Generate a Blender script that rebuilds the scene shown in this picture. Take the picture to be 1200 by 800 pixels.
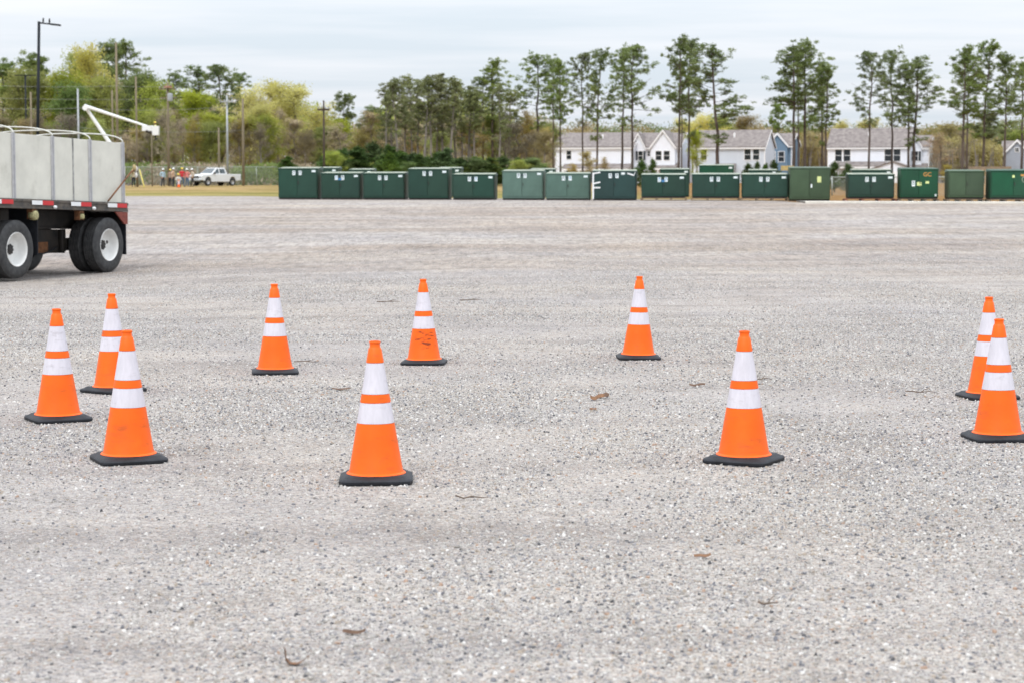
import bpy, bmesh, math, random
import numpy as np
from mathutils import Vector, Matrix
R = math.radians
for o in list(bpy.data.objects): bpy.data.objects.remove(o)
S = bpy.context.scene
COL = S.collection
# ------------------------------------------------------------------ camera
FPX = 2333.3                      # focal length in pixels of the 1200 wide photo (70 mm on 36 mm)
EYE = 1.5
PITCH = math.atan(182 / FPX)
cam = bpy.data.cameras.new('camera'); camo = bpy.data.objects.new('camera', cam); COL.objects.link(camo)
camo.location = (0, 0, EYE); camo.rotation_euler = (R(90) - PITCH, 0, 0)
cam.sensor_width = 36; cam.lens = 70; cam.clip_start = 0.1; cam.clip_end = 6000
cam.dof.use_dof = True; cam.dof.focus_distance = 14.0; cam.dof.aperture_fstop = 5.2
S.camera = camo
# ------------------------------------------------------------------ sky
SUN_EL, SUN_AZ = 52, 200          # degrees; azimuth from +Y clockwise: sun behind the camera, a little to the left
W = bpy.data.worlds.new('World'); S.world = W; W.use_nodes = True
nt = W.node_tree; nt.nodes.clear()
def wn(t, **k):
    n = nt.nodes.new(t)
    for a, b in k.items(): setattr(n, a, b)
    return n
L = nt.links.new
out = wn('ShaderNodeOutputWorld'); bg = wn('ShaderNodeBackground'); bg.inputs[1].default_value = 0.1
sky = wn('ShaderNodeTexSky', sky_type='NISHITA'); sky.sun_disc = False
sky.sun_elevation = R(SUN_EL); sky.sun_rotation = R(SUN_AZ)
sky.dust_density = 3.0
tc = wn('ShaderNodeTexCoord'); sep = wn('ShaderNodeSeparateXYZ'); L(tc.outputs['Generated'], sep.inputs[0])
def wm(op, a, b=None, clamp=False):
    n = wn('ShaderNodeMath', operation=op); n.use_clamp = clamp
    for i, v in enumerate((a, b)):
        if v is None: continue
        if isinstance(v, (int, float)): n.inputs[i].default_value = v
        else: L(v, n.inputs[i])
    return n.outputs[0]
zc = wm('MAXIMUM', sep.outputs[2], 0.0)
den = wm('ADD', zc, 0.035)
u = wm('DIVIDE', sep.outputs[0], den); v = wm('DIVIDE', sep.outputs[1], den)
cmb = wn('ShaderNodeCombineXYZ'); L(u, cmb.inputs[0]); L(v, cmb.inputs[1])
mp = wn('ShaderNodeMapping'); mp.inputs['Scale'].default_value = (0.42, 0.75, 1); mp.inputs['Rotation'].default_value = (0, 0, R(8))
mp.inputs['Location'].default_value = (3.1, 1.7, 0)
L(cmb.outputs[0], mp.inputs[0])
n1 = wn('ShaderNodeTexNoise'); n1.inputs['Scale'].default_value = 0.75; n1.inputs['Detail'].default_value = 5; n1.inputs['Roughness'].default_value = 0.55
L(mp.outputs[0], n1.inputs['Vector'])
cr = wn('ShaderNodeValToRGB'); cr.color_ramp.elements[0].position = 0.36; cr.color_ramp.elements[1].position = 0.62
cr.color_ramp.elements[0].color = (7.6, 8.4, 9.2, 1); cr.color_ramp.elements[1].color = (9.5, 9.75, 10.3, 1)
L(n1.outputs[0], cr.inputs[0])
lum = wm('ADD', wm('MULTIPLY', zc, 1.75), 0.86)        # overcast sky: brighter towards the zenith
vm = wn('ShaderNodeVectorMath', operation='SCALE'); L(cr.outputs[0], vm.inputs[0]); L(lum, vm.inputs['Scale'])
mx = wn('ShaderNodeMix', data_type='RGBA'); mx.inputs[0].default_value = 0.88
L(sky.outputs[0], mx.inputs[6]); L(vm.outputs[0], mx.inputs[7]); L(mx.outputs[2], bg.inputs[0]); L(bg.outputs[0], out.inputs[0])
# ------------------------------------------------------------------ sun (veiled by the cloud)
sl = bpy.data.lights.new('sun', 'SUN'); sl.energy = 1.3; sl.angle = R(14); sl.color = (1, 0.96, 0.9)
so = bpy.data.objects.new('sun', sl); COL.objects.link(so)
az, el = R(SUN_AZ), R(SUN_EL)
sd = Vector((math.sin(az) * math.cos(el), math.cos(az) * math.cos(el), math.sin(el)))
so.rotation_euler = sd.to_track_quat('Z', 'Y').to_euler(); so.location = (0, -20, 60)
S.view_settings.view_transform = 'Standard'; S.view_settings.look = 'None'
S.view_settings.exposure = 0.14; S.view_settings.gamma = 1; S.view_settings.use_curve_mapping = False
S.render.resolution_x = 1024; S.render.resolution_y = 682
S.render.engine = 'CYCLES'

# ------------------------------------------------------------------ placement helpers
def ray(px, py):
    a, b = (px - 600) / FPX, -(py - 400) / FPX
    c, s = math.cos(PITCH), math.sin(PITCH)
    return Vector((a, c + b * s, -s + b * c))
def at(px, py, Y):
    d = ray(px, py); k = Y / d.y
    return Vector((d.x * k, Y, EYE + d.z * k))
def terr(x, y):
    ys = [-50, 40, 58, 80, 95, 125, 200, 260, 400, 600, 4000]; zs = [0, 0, .30, .80, .87, .92, 1.42, 1.75, 2.1, 2.4, 2.4]
    z = sum(np.interp(np.asarray(y, float) + d, ys, zs) for d in (-6, -3, 0, 3, 6)) / 5
    x = np.asarray(x, float); y = np.asarray(y, float)
    z = z - 0.205 * np.exp(-((x + 9.5) / 5.5) ** 2 - ((y - 37) / 9) ** 2)
    z = z + 0.012 * np.sin(x * .9 + y * .35) * np.clip((y - 16) / 10, 0, 1) * np.clip((60 - y) / 10, 0, 1)
    return z
def T(x, y): return float(terr(x, y))
def foot(px, Y):
    x = (px - 600) / FPX * (Y * math.cos(PITCH) ** 0)
    x = at(px, 218, Y).x
    return Vector((x, Y, T(x, Y)))
def gpt(px, py):
    Y = 4.0
    while Y < 400:
        p = at(px, py, Y)
        if p.z <= T(p.x, Y): return Vector((p.x, Y, T(p.x, Y)))
        Y += 0.02
    return p

# ------------------------------------------------------------------ materials
def mat(name, col, rough=.6, metal=0, var=0.0, vscale=6.0, bump=0.0, bscale=40.0, col2=None, rnd=0.0, spec=.5, stretch=None):
    m = bpy.data.materials.new(name); m.use_nodes = True; t = m.node_tree; b = t.nodes['Principled BSDF']
    b.inputs['Base Color'].default_value = (*col, 1); b.inputs['Roughness'].default_value = rough; b.inputs['Metallic'].default_value = metal
    b.inputs['Specular IOR Level'].default_value = spec
    tcn = t.nodes.new('ShaderNodeTexCoord'); vec = tcn.outputs['Object']
    if stretch:
        mpp = t.nodes.new('ShaderNodeMapping'); mpp.inputs['Scale'].default_value = stretch; t.links.new(vec, mpp.inputs[0]); vec = mpp.outputs[0]
    c = None
    if var or col2:
        n = t.nodes.new('ShaderNodeTexNoise'); n.inputs['Scale'].default_value = vscale; n.inputs['Detail'].default_value = 6
        n.inputs['Roughness'].default_value = .65; t.links.new(vec, n.inputs['Vector'])
        r = t.nodes.new('ShaderNodeValToRGB'); r.color_ramp.elements[0].position = .33; r.color_ramp.elements[1].position = .67
        a = tuple(max(0, x * (1 - var)) for x in col); bb = col2 if col2 else tuple(min(1, x * (1 + var)) for x in col)
        r.color_ramp.elements[0].color = (*a, 1); r.color_ramp.elements[1].color = (*bb, 1)
        t.links.new(n.outputs[0], r.inputs[0]); c = r.outputs[0]
    if rnd:
        oi = t.nodes.new('ShaderNodeObjectInfo'); h = t.nodes.new('ShaderNodeHueSaturation')
        for inp, lo, hi, mul in (('Hue', .5 - .016 * rnd, .5 + .016 * rnd, 1), ('Value', 1 - .35 * rnd, 1 + .35 * rnd, 7.31), ('Saturation', 1 - .25 * rnd, 1 + .25 * rnd, 3.77)):
            f = t.nodes.new('ShaderNodeMath'); f.operation = 'MULTIPLY'; f.inputs[1].default_value = mul; t.links.new(oi.outputs['Random'], f.inputs[0])
            g = t.nodes.new('ShaderNodeMath'); g.operation = 'FRACT'; t.links.new(f.outputs[0], g.inputs[0])
            q = t.nodes.new('ShaderNodeMapRange'); q.inputs[3].default_value = lo; q.inputs[4].default_value = hi
            t.links.new(g.outputs[0], q.inputs[0]); t.links.new(q.outputs[0], h.inputs[inp])
        if c is not None: t.links.new(c, h.inputs['Color'])
        else: h.inputs['Color'].default_value = (*col, 1)
        c = h.outputs[0]
    if c is not None: t.links.new(c, b.inputs['Base Color'])
    if bump:
        n2 = t.nodes.new('ShaderNodeTexNoise'); n2.inputs['Scale'].default_value = bscale; n2.inputs['Detail'].default_value = 4; t.links.new(vec, n2.inputs['Vector'])
        bn = t.nodes.new('ShaderNodeBump'); bn.inputs['Strength'].default_value = bump; bn.inputs['Distance'].default_value = .02
        t.links.new(n2.outputs[0], bn.inputs['Height']); t.links.new(bn.outputs[0], b.inputs['Normal'])
    return m
def leafmat(name, c1, c2, rnd=1.0, trans=.25, vs=.35):
    m = mat(name, c1, .75, var=.25, vscale=vs, col2=c2, rnd=rnd, spec=.2)
    t = m.node_tree; b = t.nodes['Principled BSDF']
    tr = t.nodes.new('ShaderNodeBsdfTranslucent'); ms = t.nodes.new('ShaderNodeMixShader'); ms.inputs[0].default_value = trans
    src = b.inputs['Base Color'].links[0].from_socket
    t.links.new(src, tr.inputs['Color']); t.links.new(b.outputs[0], ms.inputs[1]); t.links.new(tr.outputs[0], ms.inputs[2])
    t.links.new(ms.outputs[0], t.nodes['Material Output'].inputs[0])
    return m

M = {}
M['orange'] = mat('cone orange pvc', (.88, .122, .003), .5, var=.09, vscale=7, spec=.3, bump=.05, bscale=18)
def grime(m, col, lo=.60, hi=.74, sc=(7, 7, 30), amt=.6):
    t = m.node_tree; b = t.nodes['Principled BSDF']; l = t.links.new; src = b.inputs['Base Color'].links[0].from_socket
    tcn = t.nodes.new('ShaderNodeTexCoord'); mpn = t.nodes.new('ShaderNodeMapping'); mpn.inputs['Scale'].default_value = sc; l(tcn.outputs['Object'], mpn.inputs[0])
    oi = t.nodes.new('ShaderNodeObjectInfo'); w = t.nodes.new('ShaderNodeMath'); w.operation = 'MULTIPLY'; w.inputs[1].default_value = 71; l(oi.outputs['Random'], w.inputs[0])
    n = t.nodes.new('ShaderNodeTexNoise'); n.noise_dimensions = '4D'; n.inputs['Scale'].default_value = 1; n.inputs['Detail'].default_value = 7; n.inputs['Roughness'].default_value = .7; l(mpn.outputs[0], n.inputs['Vector']); l(w.outputs[0], n.inputs['W'])
    r = t.nodes.new('ShaderNodeMapRange'); r.inputs[1].default_value = lo; r.inputs[2].default_value = hi; r.inputs[4].default_value = amt; l(n.outputs[0], r.inputs[0])
    x = t.nodes.new('ShaderNodeMix'); x.data_type = 'RGBA'; l(r.outputs[0], x.inputs[0]); l(src, x.inputs[6]); x.inputs[7].default_value = (*col, 1); l(x.outputs[2], b.inputs['Base Color'])
grime(M['orange'], (.30, .07, .02), .55, .70, (7, 7, 22), .55)
M['collar'] = mat('white reflective collar', (.61, .585, .635), .35, var=.07, vscale=14, bump=.15, bscale=220, spec=.4, stretch=(3, 3, .6)); grime(M['collar'], (.33, .31, .33), .56, .72, (9, 9, 22), .55)
M['rubber'] = mat('black rubber', (.017, .019, .024), .6, spec=.3, var=.35, vscale=14, bump=.2, bscale=120)
M['tyre'] = mat('tyre rubber', (.026, .028, .031), .7, var=.4, vscale=9, col2=(.06, .06, .06))
M['rim'] = mat('white painted rim', (.72, .72, .70), .45, var=.08, vscale=5)
M['rust'] = mat('rust', (.16, .07, .03), .85, var=.5, vscale=12)
M['black'] = mat('black steel', (.02, .02, .022), .55, var=.4, vscale=4, col2=(.045, .038, .032))
M['rail'] = mat('worn dark rail', (.05, .052, .056), .55, var=.5, vscale=7, col2=(.13, .105, .08))
M['panel'] = mat('grey white side panel', (.64, .63, .56), .6, var=.10, vscale=1.6, bump=.3, bscale=3); grime(M['panel'], (.36, .35, .29), .54, .72, (1.6, 1.6, 1.1), .6)
M['alu'] = mat('grey aluminium', (.46, .46, .475), .45, .3, var=.12, vscale=12)
M['bow'] = mat('pale tube', (.54, .54, .50), .45, var=.1, vscale=8)
M['red'] = mat('red reflector', (.55, .02, .025), .3)
M['white'] = mat('white paint', (.78, .79, .80), .4, var=.04, vscale=3)
M['strap'] = mat('yellowed strap', (.36, .33, .17), .85, var=.4, vscale=30)
M['wood'] = mat('raw pallet wood', (.24, .18, .12), .85, var=.35, vscale=5, stretch=(1, 6, 6))
M['redwood'] = mat('reddish pallet wood', (.28, .12, .075), .85, var=.35, vscale=5, stretch=(1, 6, 6))
M['darkglass'] = mat('dark glass', (.02, .026, .032), .12, spec=.6)
M['ink'] = mat('dark print', (.02, .03, .05), .6)
M['paper'] = mat('white sticker', (.74, .82, .84), .5)
M['blue_s'] = mat('blue sticker', (.05, .20, .42), .5)
M['yellow_s'] = mat('pale yellow sticker', (.62, .70, .30), .5)
M['orange_s'] = mat('orange marking paint', (.50, .24, .06), .7)
def green(n, c): c = (c[0] * .74, c[1] * .66, c[2] * .66); return mat(n, c, .5, spec=.35, var=.10, vscale=1.3, col2=tuple(x * 1.22 for x in c), bump=.12, bscale=1.2, rnd=.35)
M['g_dark'] = green('dark green enamel', (.018, .070, .048))
M['g_teal'] = green('teal green enamel', (.022, .070, .066))
M['g_faded'] = green('faded green enamel', (.105, .20, .165))
M['g_olive'] = green('olive green enamel', (.060, .115, .062))
M['g_bright'] = green('bright green enamel', (.010, .085, .042))
M['lid'] = mat('pale mottled lid tone', (.20, .27, .21), .6, var=.35, vscale=2.5, col2=(.38, .40, .30))  # mottled tone, paler than the cabinet enamel
M['concrete'] = mat('pale concrete', (.66, .63, .56), .85, var=.12, vscale=2)
M['bark'] = mat('pine bark', (.085, .062, .05), .9, var=.4, vscale=3, col2=(.13, .10, .085), rnd=.5, stretch=(1, 1, .2))
M['greybark'] = mat('grey bark', (.20, .175, .155), .9, var=.35, vscale=2, rnd=.6, stretch=(1, 1, .25))
M['needle'] = leafmat('pine needles', (.15, .21, .075), (.28, .33, .12), .6, .40)
M['needle_olive'] = leafmat('olive pine needles', (.20, .23, .10), (.31, .33, .14), .5, .38)
M['spring'] = leafmat('young spring leaves', (.58, .54, .13), (.76, .71, .26), .4, .5)
M['olive'] = leafmat('olive green leaves', (.25, .31, .06), (.44, .47, .11), .6, .42)
M['dense'] = leafmat('dark evergreen leaves', (.12, .19, .06), (.23, .29, .08), .5, .36)
M['bud'] = leafmat('brown buds and twigs', (.27, .22, .155), (.42, .35, .23), 1.2, .2)
M['rustbud'] = leafmat('rusty spring buds', (.30, .24, .09), (.44, .36, .13), .8, .3)
M['sapling'] = leafmat('bright young needles', (.055, .105, .028), (.12, .175, .045), .7, .3)
M['treated'] = mat('weathered utility pole', (.20, .165, .11), .9, var=.25, vscale=2, stretch=(1, 1, .1))
M['darkpole'] = mat('dark utility pole', (.055, .038, .032), .9, var=.3, vscale=2, stretch=(1, 1, .1))
M['steel'] = mat('galvanised steel', (.36, .38, .39), .5, .5, var=.15, vscale=2)
M['lamp_black'] = mat('dark bronze pole paint', (.010, .013, .018), .6, spec=.25)

# ------------------------------------------------------------------ mesh helpers
class MB:
    def __init__(s): s.v, s.f, s.m = [], [], []
    def add(s, vs, fs, mi=0):
        k = len(s.v); s.v += [tuple(x) for x in vs]; s.f += [tuple(k + i for i in f) for f in fs]; s.m += [mi] * len(fs); return s
    def box(s, x0, x1, y0, y1, z0, z1, mi=0, mtx=None):
        vs = [Vector((x, y, z)) for z in (z0, z1) for y in (y0, y1) for x in (x0, x1)]
        if mtx: vs = [mtx @ p for p in vs]
        return s.add(vs, [(0, 2, 3, 1), (4, 5, 7, 6), (0, 1, 5, 4), (2, 6, 7, 3), (0, 4, 6, 2), (1, 3, 7, 5)], mi)
    def tube(s, pts, r, n=8, mi=0, cap=True):
        pts = [Vector(p) for p in pts]; rs = r if isinstance(r, (list, tuple)) else [r] * len(pts); rings = []
        for i, p in enumerate(pts):
            d = (pts[min(i + 1, len(pts) - 1)] - pts[max(i - 1, 0)]).normalized()
            a = d.cross(Vector((0, 0, 1))) if abs(d.z) < .95 else d.cross(Vector((1, 0, 0)))
            a.normalize(); b = d.cross(a)
            rings.append([p + (a * math.cos(2 * math.pi * k / n) + b * math.sin(2 * math.pi * k / n)) * rs[i] for k in range(n)])
        vs = [q for rg in rings for q in rg]; fs = []
        for i in range(len(pts) - 1):
            for k in range(n): fs.append((i * n + k, (i + 1) * n + k, (i + 1) * n + (k + 1) % n, i * n + (k + 1) % n))
        if cap: fs += [tuple(range(n)), tuple(reversed(range((len(pts) - 1) * n, len(pts) * n)))]
        return s.add(vs, fs, mi)
    def lathe(s, prof, n=32, axis='z', c=(0, 0, 0), mi=0):      # prof: (radius, height)
        vs, fs = [], []
        for r, h in prof:
            for k in range(n):
                a = 2 * math.pi * k / n; q = (r * math.cos(a), r * math.sin(a), h)
                if axis == 'y': q = (q[0], q[2], q[1])
                vs.append((q[0] + c[0], q[1] + c[1], q[2] + c[2]))
        for i in range(len(prof) - 1):
            for k in range(n): fs.append((i * n + k, i * n + (k + 1) % n, (i + 1) * n + (k + 1) % n, (i + 1) * n + k))
        return s.add(vs, fs, mi)
    def prism(s, poly, y0, y1, mi=0):                            # poly in x,z, extruded along y
        n = len(poly); vs = [(x, y0, z) for x, z in poly] + [(x, y1, z) for x, z in poly]
        fs = [tuple(range(n)), tuple(reversed(range(n, 2 * n)))] + [(i, n + i, n + (i + 1) % n, (i + 1) % n) for i in range(n)]
        return s.add(vs, fs, mi)
    def build(s, name, mats, parent=None, smooth=False, bevel=0, seg=2, auto=False):
        me = bpy.data.meshes.new(name); me.from_pydata(s.v, [], s.f); me.update()
        if not isinstance(mats, (list, tuple)): mats = [mats]
        for m in mats: me.materials.append(m)
        me.polygons.foreach_set('material_index', s.m)
        bm = bmesh.new(); bm.from_mesh(me); bmesh.ops.recalc_face_normals(bm, faces=bm.faces); bm.to_mesh(me); bm.free()
        if smooth: me.polygons.foreach_set('use_smooth', [True] * len(me.polygons))
        o = bpy.data.objects.new(name, me); COL.objects.link(o)
        if parent: o.parent = parent
        if auto:
            md = o.modifiers.new('es', 'EDGE_SPLIT'); md.split_angle = R(35)
        if bevel:
            md = o.modifiers.new('b', 'BEVEL'); md.width = bevel; md.segments = seg; md.limit_method = 'ANGLE'; md.angle_limit = R(40)
        return o
def npmesh(name, v, f, mats, mi=None):
    me = bpy.data.meshes.new(name); v = np.asarray(v, np.float32); f = np.asarray(f, np.int32); k = f.shape[1]
    me.vertices.add(len(v)); me.vertices.foreach_set('co', v.ravel()); me.loops.add(f.size); me.loops.foreach_set('vertex_index', f.ravel())
    me.polygons.add(len(f)); me.polygons.foreach_set('loop_start', np.arange(0, f.size, k, dtype=np.int32))
    me.polygons.foreach_set('loop_total', np.full(len(f), k, np.int32))
    for m in mats: me.materials.append(m)
    if mi is not None: me.polygons.foreach_set('material_index', np.asarray(mi, np.int32))
    me.update(calc_edges=True); me.validate(); return me
def link(name, me, parent=None):
    o = bpy.data.objects.new(name, me); COL.objects.link(o)
    if parent: o.parent = parent
    return o
USED = {}
def tag(o, label=None, cat=None, group=None, kind=None):
    if label:
        assert label not in USED or True
        USED[label] = USED.get(label, 0) + 1
        if USED[label] > 1 : print('DUP LABEL', label)
        if not 4 <= len(label.split()) <= 16: print('LABEL LENGTH', len(label.split()), label)
        o['label'] = label
    if cat: o['category'] = cat
    if group: o['group'] = group
    if kind: o['kind'] = kind
    return o
def empty(name, loc, rz=0, label=None, cat=None, group=None):
    o = bpy.data.objects.new(name, None); COL.objects.link(o); o.location = loc; o.rotation_euler = (0, 0, rz); o.empty_display_size = .2
    return tag(o, label, cat, group)
def copy_tree(o, parent=None):
    c = o.copy(); COL.objects.link(c)
    if parent: c.parent = parent
    for ch in list(o.children): copy_tree(ch, c)
    return c
ORD = ['', 'first', 'second', 'third', 'fourth', 'fifth', 'sixth', 'seventh', 'eighth', 'ninth', 'tenth', 'eleventh', 'twelfth', 'thirteenth', 'fourteenth', 'fifteenth', 'sixteenth']

# ------------------------------------------------------------------ ground
def edgeY(x):                    # far edge of the gravel lot
    return np.interp(x, [-60, -15, -9, 0, 11.5, 12, 30, 60], [118, 115, 101, 98, 91, 83.6, 81, 80])
xs = np.concatenate([np.linspace(-90, -22, 28), np.linspace(-20, 20, 81), np.linspace(22, 90, 28)])
def grid(xs, rows):              # rows: list of functions x -> y
    v = []
    for fy in rows:
        y = fy(xs); v.append(np.stack([xs, y, terr(xs, y)], 1))
    n = len(xs); v = np.concatenate(v); f = []
    for j in range(len(rows) - 1):
        for i in range(n - 1): f.append((j * n + i, j * n + i + 1, (j + 1) * n + i + 1, (j + 1) * n + i))
    return v, f
ts = np.concatenate([np.linspace(0, .25, 26), np.linspace(.26, 1, 75)])
v, f = grid(xs, [lambda x, t=t: -20 + t * (edgeY(x) + 20) for t in ts])
def gravel_material(name, stones=False):
    m = bpy.data.materials.new(name); m.use_nodes = True; t = m.node_tree; b = t.nodes['Principled BSDF']; l = t.links.new
    N = t.nodes.new; b.inputs['Roughness'].default_value = .88; b.inputs['Specular IOR Level'].default_value = .25
    geo = N('ShaderNodeNewGeometry'); pos = geo.outputs['Position']
    def noise(scale, det=4, rough=.6, vec=pos, sc=None):
        if sc:
            q = N('ShaderNodeMapping'); q.inputs['Scale'].default_value = sc; l(vec, q.inputs[0]); vec = q.outputs[0]
        n = N('ShaderNodeTexNoise'); n.inputs['Scale'].default_value = scale; n.inputs['Detail'].default_value = det; n.inputs['Roughness'].default_value = rough
        l(vec, n.inputs['Vector']); return n.outputs[0]
    def ramp(x, els, interp='LINEAR'):
        r = N('ShaderNodeValToRGB'); r.color_ramp.interpolation = interp
        while len(r.color_ramp.elements) < len(els): r.color_ramp.elements.new(.5)
        for e, (p, c) in zip(r.color_ramp.elements, els): e.position = p; e.color = (*c, 1)
        l(x, r.inputs[0]); return r.outputs[0]
    def mix(f_, a, b_, mode='MIX'):
        x = N('ShaderNodeMix'); x.data_type = 'RGBA'; x.blend_type = mode
        for i, q in ((0, f_), (6, a), (7, b_)):
            if isinstance(q, (int, float)): x.inputs[i].default_value = q
            elif isinstance(q, tuple): x.inputs[i].default_value = (*q, 1)
            else: l(q, x.inputs[i])
        return x.outputs[2]
    STONE = [(0, (.05, .052, .06)), (.045, (.13, .132, .15)), (.15, (.24, .235, .245)), (.30, (.39, .37, .345)), (.45, (.28, .26, .235)), (.57, (.46, .44, .415)), (.74, (.34, .285, .23)), (.83, (.62, .60, .575)), (.965, (.36, .24, .17))]
    if stones:
        oi = N('ShaderNodeObjectInfo')
        c = ramp(oi.outputs['Random'], STONE, 'CONSTANT')
        c = mix(.15, c, ramp(noise(180, 3), [(.3, (.12, .12, .12)), (.7, (.55, .53, .5))]))
        l(c, b.inputs['Base Color']); return m
    vo = []
    for sc in (60, 135):
        q = N('ShaderNodeTexVoronoi'); q.inputs['Scale'].default_value = sc; l(pos, q.inputs['Vector']); vo.append(q)
    def cellrand(q):
        s = N('ShaderNodeSeparateColor'); l(q.outputs['Color'], s.inputs[0]); return s.outputs[0]
    c1 = ramp(cellrand(vo[0]), STONE, 'CONSTANT'); c2 = ramp(cellrand(vo[1]), STONE, 'CONSTANT')
    fines = ramp(noise(260, 2), [(.3, (.27, .255, .235)), (.5, (.43, .415, .395)), (.7, (.64, .62, .59))])
    # where the lot is packed fine and where it is loose stone
    patch = ramp(noise(.55, 6, .62, sc=(1, .55, 1)), [(.40, (0, 0, 0)), (.60, (1, 1, 1))])
    stonec = mix(.55, c2, c1)
    det = mix(.8, fines, mix(.5, c2, c1))
    loose = mix(.35, stonec, fines)
    det = mix(1.0, det, (1.02, 1.01, .995), 'MULTIPLY'); loose = mix(1.0, loose, (.92, .92, .935), 'MULTIPLY')
    col = mix(patch, det, loose)
    big = ramp(noise(.21, 5, .6, sc=(1, .6, 1)), [(.36, (.90, .89, .885)), (.5, (.98, .98, .98)), (.64, (1.04, 1.035, 1.015))])
    col = mix(1.0, col, big, 'MULTIPLY')
    # dark patches, tracks and damp streaks
    tr = ramp(noise(1.0, 5, .6, sc=(.075, .26, 1)), [(.34, (.91, .905, .905)), (.52, (1.0, 1.0, 1.0)), (.68, (1.08, 1.07, 1.05))])
    col = mix(1.0, col, tr, 'MULTIPLY')
    # curved wheel tracks left by turning trucks
    wv = N('ShaderNodeTexWave'); wv.wave_type = 'RINGS'; wv.rings_direction = 'Z'; wv.inputs['Scale'].default_value = .16; wv.inputs['Distortion'].default_value = 5; wv.inputs['Detail'].default_value = 3; wv.inputs['Detail Scale'].default_value = .8
    q = N('ShaderNodeMapping'); q.inputs['Location'].default_value = (14, -88, 0); q.inputs['Scale'].default_value = (.45, 1, 1); l(pos, q.inputs[0]); l(q.outputs[0], wv.inputs['Vector'])
    ring = ramp(wv.outputs['Fac'], [(.02, (.84, .83, .83)), (.16, (1, 1, 1))])
    col = mix(.75, col, mix(1.0, col, ring, 'MULTIPLY'))
    blot = ramp(noise(.8, 6, .72, sc=(1, .8, 1)), [(.33, (.76, .74, .72)), (.47, (.99, .99, .99)), (.66, (1.07, 1.06, 1.05))])
    col = mix(1.0, col, blot, 'MULTIPLY')
    warm = ramp(noise(.16, 3, .5), [(.35, (1.0, 1.0, 1.02)), (.65, (1.03, 1.0, .965))])
    spy = N('ShaderNodeSeparateXYZ'); l(pos, spy.inputs[0]); fy = N('ShaderNodeMapRange'); fy.inputs[1].default_value = 24; fy.inputs[2].default_value = 42; l(spy.outputs[1], fy.inputs[0])
    dirt = ramp(noise(.5, 5, .65, sc=(.10, .34, 1)), [(.46, (1, 1, 1)), (.60, (.86, .80, .74))])
    col = mix(fy.outputs[0], col, mix(1.0, col, dirt, 'MULTIPLY'))
    grain = ramp(noise(7.0, 6, .75, sc=(1, .16, 1)), [(.36, (.66, .65, .65)), (.5, (1, 1, 1)), (.64, (1.22, 1.21, 1.19))])
    col = mix(fy.outputs[0], col, mix(1.0, col, grain, 'MULTIPLY'))
    col = mix(1.0, col, warm, 'MULTIPLY')
    col = mix(1.0, col, (.965, .948, .938), 'MULTIPLY')
    l(col, b.inputs['Base Color'])
    bp = N('ShaderNodeBump'); bp.inputs['Strength'].default_value = .9; bp.inputs['Distance'].default_value = .008; bp.invert = True
    l(vo[0].outputs['Distance'], bp.inputs['Height'])
    bp2 = N('ShaderNodeBump'); bp2.inputs['Strength'].default_value = .7; bp2.inputs['Distance'].default_value = .004; bp2.invert = True
    l(vo[1].outputs['Distance'], bp2.inputs['Height']); l(bp.outputs[0], bp2.inputs['Normal'])
    bp3 = N('ShaderNodeBump'); bp3.inputs['Strength'].default_value = .6; bp3.inputs['Distance'].default_value = .15
    l(noise(2.2, 6, .65, sc=(.5, 1, 1)), bp3.inputs['Height']); l(bp2.outputs[0], bp3.inputs['Normal'])
    l(bp3.outputs[0], b.inputs['Normal'])
    return m
gl = link('gravel_lot', npmesh('gravel_lot', v, f, [gravel_material('crushed stone lot')])); gl['kind'] = 'structure'
gl.data.polygons.foreach_set('use_smooth', [True] * len(gl.data.polygons))
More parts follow.
